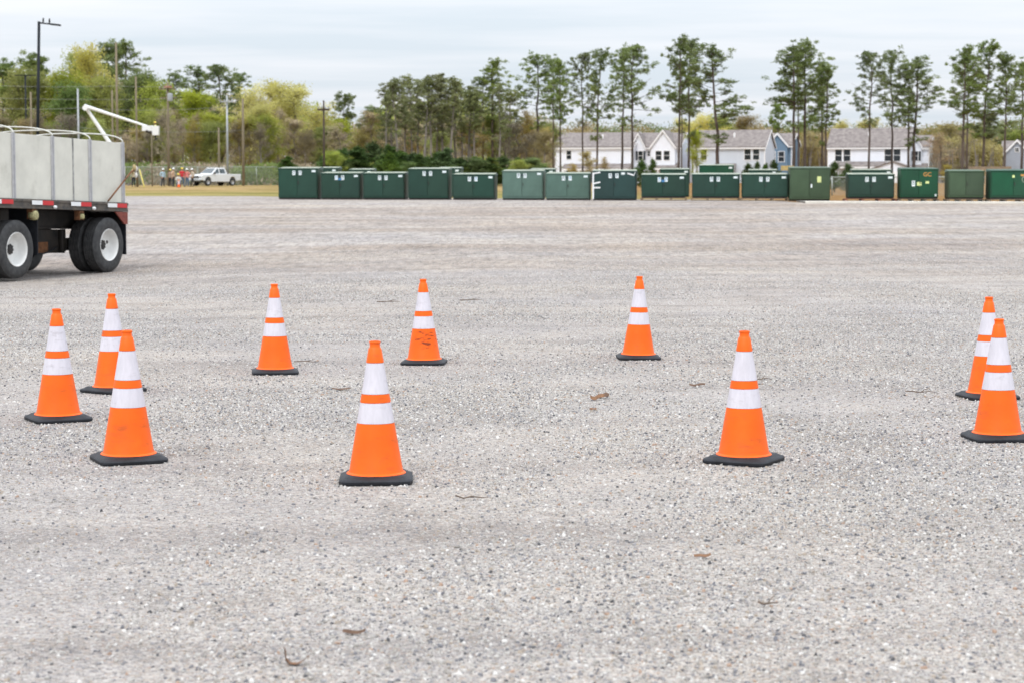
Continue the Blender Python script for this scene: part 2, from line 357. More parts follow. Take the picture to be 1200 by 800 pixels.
def field_material():
    m = bpy.data.materials.new('field grass and straw'); m.use_nodes = True; t = m.node_tree; b = t.nodes['Principled BSDF']; l = t.links.new
    b.inputs['Roughness'].default_value = .95; b.inputs['Specular IOR Level'].default_value = .1
    geo = t.nodes.new('ShaderNodeNewGeometry'); sp = t.nodes.new('ShaderNodeSeparateXYZ'); l(geo.outputs['Position'], sp.inputs[0])
    def nz(s, sc, d=5):
        q = t.nodes.new('ShaderNodeMapping'); q.inputs['Scale'].default_value = sc; l(geo.outputs['Position'], q.inputs[0])
        n = t.nodes.new('ShaderNodeTexNoise'); n.inputs['Scale'].default_value = s; n.inputs['Detail'].default_value = d; n.inputs['Roughness'].default_value = .7; l(q.outputs[0], n.inputs['Vector']); return n.outputs[0]
    r = t.nodes.new('ShaderNodeValToRGB'); e = r.color_ramp.elements
    e[0].position = .32; e[0].color = (.155, .15, .045, 1); e[1].position = .72; e[1].color = (.50, .35, .20, 1)
    k = e.new(.45); k.color = (.27, .225, .085, 1); k = e.new(.58); k.color = (.42, .33, .16, 1)
    l(nz(.5, (.22, .30, 1)), r.inputs[0])
    r2 = t.nodes.new('ShaderNodeValToRGB'); e = r2.color_ramp.elements
    e[0].position = .3; e[0].color = (.20, .085, .035, 1); e[1].position = .7; e[1].color = (.36, .24, .09, 1)
    l(nz(1.2, (1, .6, 1)), r2.inputs[0])
    mr = t.nodes.new('ShaderNodeMapRange'); mr.inputs[1].default_value = 4; mr.inputs[2].default_value = 12; l(sp.outputs[0], mr.inputs[0])
    x = t.nodes.new('ShaderNodeMix'); x.data_type = 'RGBA'; y1 = t.nodes.new('ShaderNodeMapRange'); y1.inputs[1].default_value = 128; y1.inputs[2].default_value = 165; l(sp.outputs[1], y1.inputs[0])
    xg = t.nodes.new('ShaderNodeMix'); xg.data_type = 'RGBA'; xg.blend_type = 'MULTIPLY'; xg.inputs[0].default_value = 1; l(r.outputs[0], xg.inputs[6]); xg.inputs[7].default_value = (.80, .86, .62, 1)
    xt_ = t.nodes.new('ShaderNodeMix'); xt_.data_type = 'RGBA'; l(y1.outputs[0], xt_.inputs[0]); l(xg.outputs[2], xt_.inputs[6])
    xp = t.nodes.new('ShaderNodeMix'); xp.data_type = 'RGBA'; xp.blend_type = 'MULTIPLY'; xp.inputs[0].default_value = 1; l(r.outputs[0], xp.inputs[6]); xp.inputs[7].default_value = (1.1, .96, .95, 1); l(xp.outputs[2], xt_.inputs[7])
    l(mr.outputs[0], x.inputs[0]); l(xt_.outputs[2], x.inputs[6]); l(r2.outputs[0], x.inputs[7]); l(x.outputs[2], b.inputs['Base Color'])
    bn = t.nodes.new('ShaderNodeBump'); bn.inputs['Strength'].default_value = 1; bn.inputs['Distance'].default_value = .3; l(nz(3, (1, 1, 1)), bn.inputs['Height']); l(bn.outputs[0], b.inputs['Normal'])
    return m
far = [0, 4, 8, 14, 20, 28, 38, 50, 65, 85, 110, 150, 200, 260, 340, 500, 900, 2500]
FM = field_material()
xs2 = xs
v, f = grid(xs2, [lambda x, d=d: edgeY(x) + d for d in far])
gf = link('grass_field', npmesh('grass_field', v, f, [FM])); gf['kind'] = 'structure'
# wide apron of land to both sides and out to the horizon
mb = MB()
for x0, x1 in ((-3000, -90), (90, 3000)):
    for y0, y1 in ((-300, 60), (60, 100), (100, 200), (200, 400), (400, 3000)):
        X = [x0, x1]; mb.add([(x0, y0, T(x0, y0)), (x1, y0, T(x1, y0)), (x1, y1, T(x1, y1)), (x0, y1, T(x0, y1))], [(0, 1, 2, 3)])
mb.add([(-90, -300, 0), (90, -300, 0), (90, -20, 0), (-90, -20, 0)], [(0, 1, 2, 3)])
mb.build('outer_ground', FM)['kind'] = 'structure'
# concrete strip in front of the right-hand cabinets
mb = MB()
pts = np.linspace(at(936, 238, 84).x, at(1260, 238, 81).x, 14)
for a, b_ in zip(pts[:-1], pts[1:]):
    for lo, hi in ((-1.5, 1.1),):
        y = [float(edgeY(a)) , float(edgeY(b_))]
        za, zb = T(a, y[0]) - .02, T(b_, y[1]) - .02
        vs = [(a, y[0] + lo, za - .2), (b_, y[1] + lo, zb - .2), (b_, y[1] + hi, zb - .2), (a, y[0] + hi, za - .2), (a, y[0] + lo, za + .07), (b_, y[1] + lo, zb + .07), (b_, y[1] + hi, zb + .07), (a, y[0] + hi, za + .07)]
        mb.add(vs, [(4, 5, 6, 7), (0, 1, 5, 4), (2, 3, 7, 6)])
mb.build('concrete_strip', M['concrete'])['kind'] = 'structure'

# loose stones: geometry-node instances
rng = np.random.default_rng(5)
def vnoise(x, y, seed, s):
    r = np.random.default_rng(seed).random((64, 64)); x = x * s; y = y * s
    xi, yi = np.floor(x).astype(int), np.floor(y).astype(int); fx, fy = x - xi, y - yi; fx = fx * fx * (3 - 2 * fx); fy = fy * fy * (3 - 2 * fy)
    g = lambda a, b: r[a % 64, b % 64]
    return (g(xi, yi) * (1 - fx) + g(xi + 1, yi) * fx) * (1 - fy) + (g(xi, yi + 1) * (1 - fx) + g(xi + 1, yi + 1) * fx) * fy
yy = np.concatenate([np.linspace(4.6, 34, 150), np.linspace(34.5, 66, 60)]); uu = np.linspace(-1, 1, 90); V = []
for y in yy:
    w = .268 * y + .5; V.append(np.stack([uu * w, np.full_like(uu, y), terr(uu * w, np.full_like(uu, y))], 1))
V = np.concatenate(V); nu = len(uu)
F = [(j * nu + i, j * nu + i + 1, (j + 1) * nu + i + 1, (j + 1) * nu + i) for j in range(len(yy) - 1) for i in range(nu - 1)]
me = npmesh('loose_gravel', V, F, [])
d = .38 + 1.6 * np.clip((.55 * vnoise(V[:, 0], V[:, 1] * .8, 1, .55) + .3 * vnoise(V[:, 0], V[:, 1], 2, 1.6) + .15 * vnoise(V[:, 0], V[:, 1], 3, 4.5) - .38) / .25, 0, 1)
d *= np.interp(V[:, 1], [4, 9, 12, 18, 24, 34, 48, 66], [2600, 3000, 3000, 2100, 1300, 620, 230, 15])
at_ = me.attributes.new('dens', 'FLOAT', 'POINT'); at_.data.foreach_set('value', d.astype(np.float32))
lg = link('loose_gravel', me); lg['kind'] = 'stuff'
ng = bpy.data.node_groups.new('scatter stones', 'GeometryNodeTree')
ng.interface.new_socket('Geometry', in_out='INPUT', socket_type='NodeSocketGeometry'); ng.interface.new_socket('Geometry', in_out='OUTPUT', socket_type='NodeSocketGeometry')
G = ng.nodes.new; gi, go = G('NodeGroupInput'), G('NodeGroupOutput')
dp = G('GeometryNodeDistributePointsOnFaces'); na = G('GeometryNodeInputNamedAttribute'); na.data_type = 'FLOAT'; na.inputs[0].default_value = 'dens'
ng.links.new(gi.outputs[0], dp.inputs['Mesh']); ng.links.new(na.outputs[0], dp.inputs['Density'])
ico = G('GeometryNodeMeshIcoSphere'); ico.inputs['Radius'].default_value = 1; ico.inputs['Subdivisions'].default_value = 2
nzn = G('ShaderNodeTexNoise'); nzn.inputs['Scale'].default_value = 1.1
vsub = G('ShaderNodeVectorMath'); vsub.operation = 'SUBTRACT'; vsub.inputs[1].default_value = (.5, .5, .5); ng.links.new(nzn.outputs['Color'], vsub.inputs[0])
vsc = G('ShaderNodeVectorMath'); vsc.operation = 'SCALE'; vsc.inputs['Scale'].default_value = 1.6; ng.links.new(vsub.outputs[0], vsc.inputs[0])
sp_ = G('GeometryNodeSetPosition'); ng.links.new(ico.outputs[0], sp_.inputs['Geometry']); ng.links.new(vsc.outputs[0], sp_.inputs['Offset'])
sm = G('GeometryNodeSetMaterial'); sm.inputs['Material'].default_value = gravel_material('loose stone', True); ng.links.new(sp_.outputs[0], sm.inputs[0])
ip = G('GeometryNodeInstanceOnPoints'); ng.links.new(dp.outputs['Points'], ip.inputs['Points']); ng.links.new(sm.outputs[0], ip.inputs['Instance'])
rv = G('FunctionNodeRandomValue'); rv.data_type = 'FLOAT_VECTOR'; rv.inputs[0].default_value = (0, 0, 0); rv.inputs[1].default_value = (6.28, 6.28, 6.28); rv.inputs['Seed'].default_value = 3
ng.links.new(rv.outputs[0], ip.inputs['Rotation'])
r1 = G('FunctionNodeRandomValue'); r1.data_type = 'FLOAT'; r1.inputs['Seed'].default_value = 7
pw = G('ShaderNodeMath'); pw.operation = 'POWER'; pw.inputs[1].default_value = 6.5; ng.links.new(r1.outputs[1], pw.inputs[0])
mu = G('ShaderNodeMath'); mu.operation = 'MULTIPLY_ADD'; mu.inputs[1].default_value = .0082; mu.inputs[2].default_value = .0029; ng.links.new(pw.outputs[0], mu.inputs[0])
r2 = G('FunctionNodeRandomValue'); r2.data_type = 'FLOAT_VECTOR'; r2.inputs[0].default_value = (.7, .6, .45); r2.inputs[1].default_value = (1.3, 1.1, .85); r2.inputs['Seed'].default_value = 11
vs2 = G('ShaderNodeVectorMath'); vs2.operation = 'SCALE'; ng.links.new(r2.outputs[0], vs2.inputs[0]); ng.links.new(mu.outputs[0], vs2.inputs['Scale']); ng.links.new(vs2.outputs[0], ip.inputs['Scale'])
ng.links.new(ip.outputs[0], go.inputs[0])
md = lg.modifiers.new('scatter', 'NODES'); md.node_group = ng

# ------------------------------------------------------------------ traffic cones
def cone_mesh_parts():
    root = empty('traffic_cone', (0, 0, 0))
    # square base with cut corners, domed upper edge
    def ring(h, s, c):
        p = []
        for sx, sy in ((1, 1), (-1, 1), (-1, -1), (1, -1)):
            for q in ((s, s - c), (s - c * .3, s - c * .3), (s - c, s)) if sx * sy > 0 else ((s - c, s), (s - c * .3, s - c * .3), (s, s - c)):
                p.append((sx * q[0], sy * q[1], h))
        return p
    mb = MB(); rings = [ring(-.006, .178, .045), ring(.006, .186, .05), ring(.017, .186, .05), ring(.024, .181, .05), ring(.028, .166, .045), ring(.039, .150, .04)]
    vs = [q for r_ in rings for q in r_]; n = 12; fs = [tuple(range(n))]
    for i in range(len(rings) - 1):
        for k in range(n): fs.append((i * n + k, i * n + (k + 1) % n, (i + 1) * n + (k + 1) % n, (i + 1) * n + k))
    fs.append(tuple(range(5 * n, 6 * n))); mb.add(vs, fs)
    mb.build('base', M['rubber'], root, smooth=True, auto=True)
    r = lambda h: .139 + (.031 - .139) * (h - .04) / (.64)
    mb = MB()
    prof = [(.152, .0402), (.148, .045), (.140, .049), (r(.06), .06)]
    h1, h2, h3, h4 = .298, .402, .446, .603
    prof += [(r(.2), .2), (r(h1 - .003), h1 - .003), (r(h1) - .004, h1), (r(h2) - .004, h2), (r(h2), h2 + .002), (r(h3), h3 - .002), (r(h3) - .004, h3), (r(h4) - .004, h4), (r(h4) + .001, h4 + .002)]
    prof += [(r(.672) + .001, .672), (.0295, .678), (.0265, .683), (.0265, .700), (.0290, .703), (.0290, .710), (.025, .713), (.021, .713), (.019, .66)]
    mb.lathe(prof, 48); mb.build('cone_body', M['orange'], root, smooth=True, auto=True)
    for a, b in ((h1, h2), (h3, h4)):
        mb = MB(); mb.lathe([(r(a) - .003, a + .0005), (r(a) + .0004, a + .001), (r(b) + .0004, b - .001), (r(b) - .003, b - .0005)], 48)
        mb.build('reflective_collar', M['collar'], root, smooth=True, auto=True)
    return root
cone0 = cone_mesh_parts()
cones = [  # px of the cone axis, front foot y, turn, label
    (68.5, 497, 28, 'orange cone with two white collars, leftmost one beside a pair of overlapping cones'),
    (133, 462.5, 52, 'orange cone half hidden behind the large cone at left'),
    (151, 546, 24, 'large orange cone at left standing in front of another cone'),
    (322.5, 440, 8, 'clean orange cone on its own to the right of the three left cones'),
    (441, 570, 3, 'nearest orange cone with two white collars, biggest in the picture'),
    (497, 428.5, -4, 'orange cone with dark scuffs on its body and lower white collar'),
    (748, 422.5, 2, 'small far orange cone right of centre, furthest back on the gravel'),
    (871.5, 547.5, 62, 'large orange cone standing alone in the right half'),
    (1157, 469.5, 10, 'orange cone at right partly hidden behind another cone'),
    (1169, 519.5, 4, 'orange cone at right edge standing in front of another cone')]
def scuffed(base):
    m = base.copy(); m.name = 'scuffed ' + base.name; t = m.node_tree; b = t.nodes['Principled BSDF']; l = t.links.new
    tcn = t.nodes.new('ShaderNodeTexCoord'); src = b.inputs['Base Color'].links[0].from_socket
    mp_ = t.nodes.new('ShaderNodeMapping'); mp_.inputs['Rotation'].default_value = (0, R(35), 0); mp_.inputs['Scale'].default_value = (16, 16, 48); l(tcn.outputs['Object'], mp_.inputs[0])
    n = t.nodes.new('ShaderNodeTexNoise'); n.inputs['Scale'].default_value = 1; n.inputs['Detail'].default_value = 5; l(mp_.outputs[0], n.inputs['Vector'])
    vd = t.nodes.new('ShaderNodeVectorMath'); vd.operation = 'DISTANCE'; vd.inputs[1].default_value = (.025, -.09, .215); l(tcn.outputs['Object'], vd.inputs[0])
    mr = t.nodes.new('ShaderNodeMapRange'); mr.inputs[1].default_value = .14; mr.inputs[2].default_value = .02; mr.inputs[3].default_value = -.22; mr.inputs[4].default_value = .12; l(vd.outputs['Value'], mr.inputs[0])
    ad = t.nodes.new('ShaderNodeMath'); ad.operation = 'ADD'; l(n.outputs[0], ad.inputs[0]); l(mr.outputs[0], ad.inputs[1])
    r = t.nodes.new('ShaderNodeValToRGB'); r.color_ramp.elements[0].position = .5; r.color_ramp.elements[1].position = .66; l(ad.outputs[0], r.inputs[0])
    x = t.nodes.new('ShaderNodeMix'); x.data_type = 'RGBA'; l(r.outputs[0], x.inputs[0]); l(src, x.inputs[6]); x.inputs[7].default_value = (.22, .035, .008, 1); l(x.outputs[2], b.inputs['Base Color'])
    return m
for i, (px, yf, rz, lab) in enumerate(cones):
    o = cone0 if i == 0 else copy_tree(cone0)
    p = gpt(px, yf); d = Vector((p.x, p.y, 0)).normalized(); c = p + d * (.19 if abs(rz) < 20 else .22)
    c.z = T(c.x, c.y) + .003; o.location = c; o.rotation_euler = (R(random.Random(i).uniform(-.5, .5)), R(random.Random(i + 9).uniform(-.6, .6)), R(rz))
    tag(o, lab, 'traffic cone', 'traffic cones set out on the gravel')
    if i == 5:
        for ch in o.children:
            if ch.name.startswith(('cone_body', 'reflective')):
                ch.data = ch.data.copy(); ch.data.materials[0] = scuffed(ch.data.materials[0])
                if ch.name.startswith('cone_body'): ch['label'] = 'orange cone body with dark rubber scuffs'

# ------------------------------------------------------------------ flatbed trailer
A = R(21.8)
wc = at(133.5, 319.4, 38.3)
tr = empty('flatbed_trailer', (wc.x - .05, wc.y, T(wc.x, wc.y)), math.atan2(math.cos(A), math.sin(A)), 'long dark flatbed trailer with pale side panels and arched roof bows', 'trailer')
K = -.029
def tz(x, z): return z + K * x
class TB(MB):
    def tilt(s): s.v = [(x, y, z + K * x) for x, y, z in s.v]; return s
X0, X1 = -12.6, .61
mb = TB(); mb.box(X0, X1, 0, .05, 1.17, 1.345); mb.box(X0, X1, -.018, -.001, 1.295, 1.338); mb.box(X0, X1, -.012, -.001, 1.172, 1.20)
mb.box(X0, X1, 2.44, 2.49, 1.17, 1.345); mb.box(X1 - .06, X1 + .001, .052, 2.438, 1.17, 1.343); mb.box(X0, X0 + .06, .052, 2.438, 1.17, 1.343)
mb.tilt().build('side_rail', M['rail'], tr, bevel=.006)
mb = TB(); mb.box(.50, .57, .07, 2.42, .93, 1.168); mb.tilt().build('added_rear_sill', M['black'], tr)  # dark sill added to block the bright view through under the rear rail
mb = TB(); mb.box(X0 + .061, X1 - .061, .052, 2.438, 1.29, 1.335); mb.tilt().build('deck', M['wood'], tr)
mb = TB()
for y in (.78, 1.71):
    mb.box(-11.5, .4, y - .07, y + .07, .82, .85); mb.box(-11.5, .4, y - .01, y + .01, .85, 1.15); mb.box(-11.5, .4, y - .07, y + .07, 1.15, 1.168)
x = -12.2
while x < .5:
    mb.box(x, x + .05, .06, 2.43, 1.172, 1.285); x += .42
mb.box(-2.3, -.36, .80, 1.69, .36, .81); mb.box(-4.5, .5, .85, 1.64, .852, 1.16)  # solid dark boxes added to block the bright gap between the beams
mb.tilt().build('chassis', M['black'], tr, bevel=.006)
mb = TB()
for ax in (0, -2.95):
    for y in (.70, 1.70):
        mb = MB(); mb.box(ax - .45, ax + .45, y, y + .1, .42, .66); mb.box(ax - .58, ax - .4501, y + .01, y + .08, .40, .83); mb.box(ax + .4501, ax + .52, y + .01, y + .08, .50, .83)
        mb.build('suspension', M['black'], tr, bevel=.01)
mb = MB(); mb.box(-2.1, -.95, .775, .798, .40, .60); mb.build('rusty_crossplate', M['rust'], tr)
for ax in (0, -2.95):
    mb = MB(); mb.tube([(ax, .3, .525), (ax, 2.19, .525)], .075, 14); mb.build('axle', M['black'], tr, smooth=True)
mb = MB(); mb.tube([(-.75, .72, .50), (-1.0, .70, .42), (-1.25, .70, .38), (-1.5, .72, .41), (-1.7, .74, .52)], .014, 8); mb.build('air_hose', M['rubber'], tr, smooth=True)
# wheels
def wheel_proto(out):            # out: +1 dish faces outward (seen face at local y = 0 side)
    g = bpy.data.objects.new('wheel', None); COL.objects.link(g); g.parent = tr
    mb = MB()
    p = [(.30, .012), (.315, .004), (.36, -.004), (.44, -.006), (.485, .004), (.505, .022)]
    yy_ = .022
    for k in range(5):           # tread ribs and grooves
        a = .03 + k * .045; p += [(.523, a), (.525, a + .004), (.525, a + .034), (.523, a + .038)]
        if k < 4: p += [(.511, a + .0385), (.511, a + .0445)]
    p += [(.505, .258), (.485, .276), (.44, .286), (.36, .284), (.31, .276), (.29, .268), (.30, .012)]
    mb.lathe(p, 56, 'y'); t_ = mb.build('tyre', M['tyre'], g, smooth=True, auto=True)
    mb = MB()
    if out > 0: prof = [(.299, .02), (.310, .004), (.303, -.004), (.290, .006), (.280, .03), (.268, .11), (.235, .155), (.175, .168), (.04, .163), (.001, .163)]
    else: prof = [(.289, .02), (.296, .006), (.288, .0), (.270, .02), (.262, .10), (.262, .20), (.2, .24), (.1, .24)]
    mb.lathe(prof, 48, 'y'); mb.build('rim', M['rim'], g, smooth=True, auto=True)
    mb = MB()
    if out > 0:
        mb.lathe([(.09, .166), (.088, .150), (.06, .146), (.045, .13), (.001, .128)], 28, 'y')
        for k in range(8):
            a = 2 * math.pi * k / 8 + .2; mb.tube([(.082 * math.cos(a), .17, .082 * math.sin(a)), (.082 * math.cos(a), .140, .082 * math.sin(a))], .014, 6)
    else: mb.lathe([(.11, .245), (.10, .18), (.001, .17)], 24, 'y')
    mb.build('hub', M['black'] if out > 0 else M['rim'], g, smooth=True, auto=True)
    if out > 0:
        mb = MB(); mb.tube([(.165, .170, .05), (.165, .1615, .05)], .032, 14); mb.build('hand_hole', M['black'], g)
    return g
w_out = wheel_proto(1); w_in = wheel_proto(-1)
first = True
for ax in (0, -2.95):
    for y, proto, flip in ((.03, w_out, 0), (.36, w_in, 0), (2.46, w_out, 1), (2.13, w_in, 1)):
        if ax == 0 and not flip: g = proto
        else: g = copy_tree(proto, tr)
        g.location = (ax, y, .525); g.rotation_euler = (0, R(70 * ax), math.pi if flip else 0)
mb = TB()
for ax in (.615, -2.33): mb.box(ax, ax + .012, .03, .66, .36, 1.165)
for k, ax in enumerate((.615, -2.33)): pass
mb = None
for ax in (.575, -2.33):
    for y in (.03, 1.83):
        q = TB(); q.box(ax, ax + .012, y, y + .62, .34, 1.165); q.tilt().build('mud_flap', M['rubber'], tr)
q = TB(); q.prism([(.17, 1.165), (.605, 1.165), (.605, .93), (.49, .93)], .0, .03); q.tilt().build('corner_plate', mat('red brown primer', (.20, .045, .03), .7, var=.4, vscale=12), tr)
# conspicuity tape, white + red blocks along the rail
xt = .55
for k in range(9):
    q = TB(); q.box(xt - .34, xt, -.0235, -.0185, 1.245 + .0, 1.325); q.tilt().build('red_reflector', M['red'], tr)
    q = TB(); q.box(xt - .66, xt - .345, -.0235, -.0185, 1.247, 1.323); q.tilt().build('white_reflector', M['white'], tr)
    xt -= 1.22
for xm in (-.60, -1.86, -4.2):
    q = TB(); q.lathe([(.001, -.06), (.028, -.058), (.03, -.02), (.03, -.0125)], 12, 'y', (xm, 0, 1.215)); q.tilt().build('marker_lamp', M['white'], tr, smooth=True)
# panels and stakes
seams = [.62, -.58, -1.16, -1.78, -3.0]
q = TB(); bounds = [.655, .50, -.60, -1.145, -1.81, -3.0, -4.2, -5.4, -6.6, -7.8, -9.0, -10.2, -11.4, -12.55]
for a, b in zip(bounds[:-1], bounds[1:]):
    if a == .655: continue
    p = TB(); p.box(b + .006, a - .006, .052, .074, 1.346, 2.505 if a != .50 else 2.50); p.tilt().build('side_panel', M['panel'], tr, bevel=.004)
p = TB(); p.box(.506, .602, .052, .074, 1.346, 2.515); p.tilt().build('side_panel', M['panel'], tr)
p = TB(); p.box(-12.55, .602, 2.40, 2.425, 1.346, 2.515); p.tilt().build('side_panel', M['panel'], tr)
p = TB(); p.box(.57, .60, .076, 2.398, 1.346, 2.515); p.tilt().build('rear_panel', M['panel'], tr)
p = TB(); p.box(-12.54, -12.515, .076, 2.398, 1.346, 2.515); p.tilt().build('front_panel', M['panel'], tr)
for k, xs_ in enumerate([.52, -.60, -1.81, -3.0, -4.2, -5.4, -6.6, -7.8, -9.0, -10.2, -11.4, -12.4]):
    for y0, y1 in ((.026, .0515), (2.426, 2.4395)):
        p = TB(); p.box(xs_ - .045, xs_ - .012, y0, y1, 1.346, 2.515); p.box(xs_ + .012, xs_ + .045, y0, y1, 1.346, 2.515); p.box(xs_ - .0119, xs_ + .0119, y0 + .008, y1, 1.346, 2.505)
        p.tilt().build('stake', M['alu'], tr)
    p = TB(); pts = []
    for j in range(33):
        t_ = math.pi * j / 32; pts.append((xs_ + .02, 1.245 - 1.20 * math.copysign(abs(math.cos(t_)) ** .85, math.cos(t_)), 2.495 + .20 * math.sin(t_) ** .75))
    p.tube(pts, .0135, 8); p.tilt().build('roof_bow', M['bow'], tr, smooth=True)
p = TB(); p.box(-1.165, -1.125, .045, .0515, 1.346, 2.505); p.tilt().build('seam_strap', mat('stained seam', (.30, .30, .29), .7, var=.6, vscale=9), tr)
# winches with rolled straps
for k, (xm, r_) in enumerate(((-2.42, .085), (-.93, .05), (-5.0, .085), (-7.5, .05))):
    p = TB(); p.box(xm - .07, xm + .07, .02, .14, 1.125, 1.168); p.box(xm - .07, xm - .058, .02, .14, .99, 1.125); p.box(xm + .058, xm + .07, .02, .14, .99, 1.125)
    p.tilt(); wch = p.build('strap_winch', M['rust'], tr)
    p = TB(); p.lathe([(.001, -.02), (r_ * .5, -.02), (r_, -.01), (r_ * 1.05, .05), (r_, .11), (.001, .11)], 20, 'y', (xm, 0, 1.055)); p.tilt().build('rolled_strap', M['strap'], wch, smooth=True)
# landing legs near the nose
for y in (.55, 1.9):
    p = TB(); p.box(-9.1, -8.98, y, y + .12, .12, 1.168); p.box(-9.2, -8.88, y - .05, y + .17, .06, .12); p.tilt().build('landing_leg', M['black'], tr)
# crank arm poking out past the rear, tied with a bundle of cloth
p = TB(); p.tube([(-.12, -.03, 1.36), (.30, -.03, 1.66), (.72, -.02, 1.95), (.95, -.02, 2.02)], .016, 8); p.tilt().build('crank_arm', M['rust'], tr, smooth=True)
rr = random.Random(3); p = TB()
for k in range(7):
    c = Vector((.84 + rr.uniform(-.07, .07), rr.uniform(-.05, .04), 1.97 + rr.uniform(-.08, .08))); pr = [(.001, -.06), (.02, -.04), (.028 * rr.uniform(.8, 1.3), 0), (.02, .04), (.001, .06)]
    p.lathe(pr, 8, 'z', c, k % 2)
p.tilt().build('cloth_bundle', [mat('tan cloth', (.42, .33, .17), .9), mat('pale cloth', (.66, .64, .60), .9)], tr, smooth=True)

# ------------------------------------------------------------------ cabinets
def cab(px0, px1, yt, yb, Y, m, label, depth=1.5, style='pair', rz=-5, pallet=None, legs=.0, cornerlabel=True, lidlight=True, group='green equipment cabinets in the front row'):
    a, b = at(px0, yb, Y), at(px1, yb, Y); zt = at(px0, yt, Y).z
    w = b.x - a.x; zb = a.z
    g0 = T((a.x + b.x) / 2, Y)
    if pallet is not None: zb = g0 + .125
    else: zb = g0 + .01
    h = zt - zb
    root = empty('utility_cabinet', ((a.x + b.x) / 2, Y, zb), R(rz), label, 'cabinet', group)
    w2 = w / 2 * (1.0)
    lh = .07
    q = MB(); q.box(-w2 + .02, w2 - .02, .02, depth - .02, .06, h - lh); q.build('housing', m, root, bevel=.012)
    q = MB(); q.box(-w2 + .04, w2 - .04, .045, depth - .045, 0, .058); q.build('base_skirt', M['black'], root)
    # sloping lid
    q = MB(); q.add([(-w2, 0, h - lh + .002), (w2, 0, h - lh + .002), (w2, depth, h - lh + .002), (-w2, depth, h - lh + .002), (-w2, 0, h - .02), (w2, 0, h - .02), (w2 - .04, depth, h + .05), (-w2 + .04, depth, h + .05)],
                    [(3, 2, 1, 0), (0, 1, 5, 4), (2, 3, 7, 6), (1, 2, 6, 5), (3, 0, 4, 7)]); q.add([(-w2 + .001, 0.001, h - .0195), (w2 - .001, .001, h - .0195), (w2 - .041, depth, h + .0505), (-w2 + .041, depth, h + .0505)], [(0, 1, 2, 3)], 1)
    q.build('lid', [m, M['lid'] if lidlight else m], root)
    c0 = -.02 * w
    for s in (0, 1):
        x0, x1 = ((-w2 + .06, c0 - .008), (c0 + .008, w2 - .06))[s]
        d_ = MB(); d_.box(x0, x1, -.012, .018, .16, h - lh - .03); d = d_.build('door', m, root, bevel=.006)
        if s == 1:
            e = MB(); e.box(x0 + .03, x0 + .055, -.045, -.013, h * .48, h * .58); e.tube([(x0 + .042, -.013, h * .5), (x0 + .042, -.05, h * .5)], .014, 8); e.build('handle', M['black'], d)
        for hz in (.25, .75):
            e = MB(); xe = x0 - .012 if s == 0 else x1 + .002; e.box(xe, xe + .010, -.016, .010, h * hz - .05, h * hz + .05); e.build('hinge', M['black'], d)
    q = MB(); q.box(-w2 + .05, w2 - .05, -.010, .019, .085, .145); q.build('lower_sill', m, root, bevel=.004)
    def stick(x, z, sw, sh, mm, name='sticker'):
        q = MB(); q.box(x - sw / 2, x + sw / 2, -.0165, -.0135, z - sh / 2, z + sh / 2); st = q.build(name, mm, root)
        if sw > .1 and sh > .1 and mm is M['paper']:
            q = MB(); q.box(x - sw * .3, x + sw * .3, -.019, -.017, z + sh * .18, z + sh * .36); q.box(x - sw * .34, x + sw * .34, -.019, -.017, z - sh * .05, z + sh * .02); q.box(x - sw * .34, x + sw * .3, -.019, -.017, z - sh * .2, z - sh * .13); q.build('print', M['ink'] if rr.random() < .7 else M['blue_s'], st)
    zt_ = h - lh - .17
    if style in ('pair', 'pairblue', 'tape'):
        stick(c0 - .15, zt_, .14, .20, M['paper']); stick(c0 + .15, zt_, .14, .20, M['paper'])
        stick(c0 + .01, zt_ + .02, .07, .09, M['ink'])
        if style == 'pairblue': stick(c0 + .02, zt_ - .06, .16, .09, M['blue_s'])
    if cornerlabel and style != 'tape': stick(w2 - .20, h - lh - .09, .18, .09, M['paper'])
    if style == 'tape':
        stick(c0 + .42, h - lh - .07, .16, .10, M['paper'])
        q = MB(); q.box(-w2 + .004, -w2 + .075, -.026, -.022, .05, h - lh - .03)
        for z_, ang in ((h - lh - .07, .09), (h * .56, .10), (h * .42, .0)):
            q.add([(-w2 + .0755, -.026, z_ - .03), (-w2 + .36, -.026, z_ - .03 + ang * .6), (-w2 + .36, -.026, z_ + .035 + ang * .6), (-w2 + .0755, -.026, z_ + .035), (-w2 + .0755, -.022, z_ - .03), (-w2 + .36, -.022, z_ - .03 + ang * .6), (-w2 + .36, -.022, z_ + .035 + ang * .6), (-w2 + .0755, -.022, z_ + .035)], [(0, 1, 2, 3), (7, 6, 5, 4), (0, 4, 5, 1), (1, 5, 6, 2), (2, 6, 7, 3), (3, 7, 4, 0)])
        for a_, b_ in (((w2 - .42, h - lh - .03), (w2 - .14, h - lh - .15)), ((w2 - .135, h - lh - .15), (w2 - .07, h - lh - .01))):
            q.add([(a_[0], -.026, a_[1] - .06), (b_[0], -.026, b_[1] - .03), (b_[0], -.026, b_[1] + .04), (a_[0], -.026, a_[1])], [(0, 1, 2, 3)])
        q.build('white_tape', M['white'], root)
    if style == 'olive':
        stick(w * .22, h * .64, .17, .26, M['yellow_s']); stick(w * .035, h * .45, .07, .16, M['paper'], 'padlock')
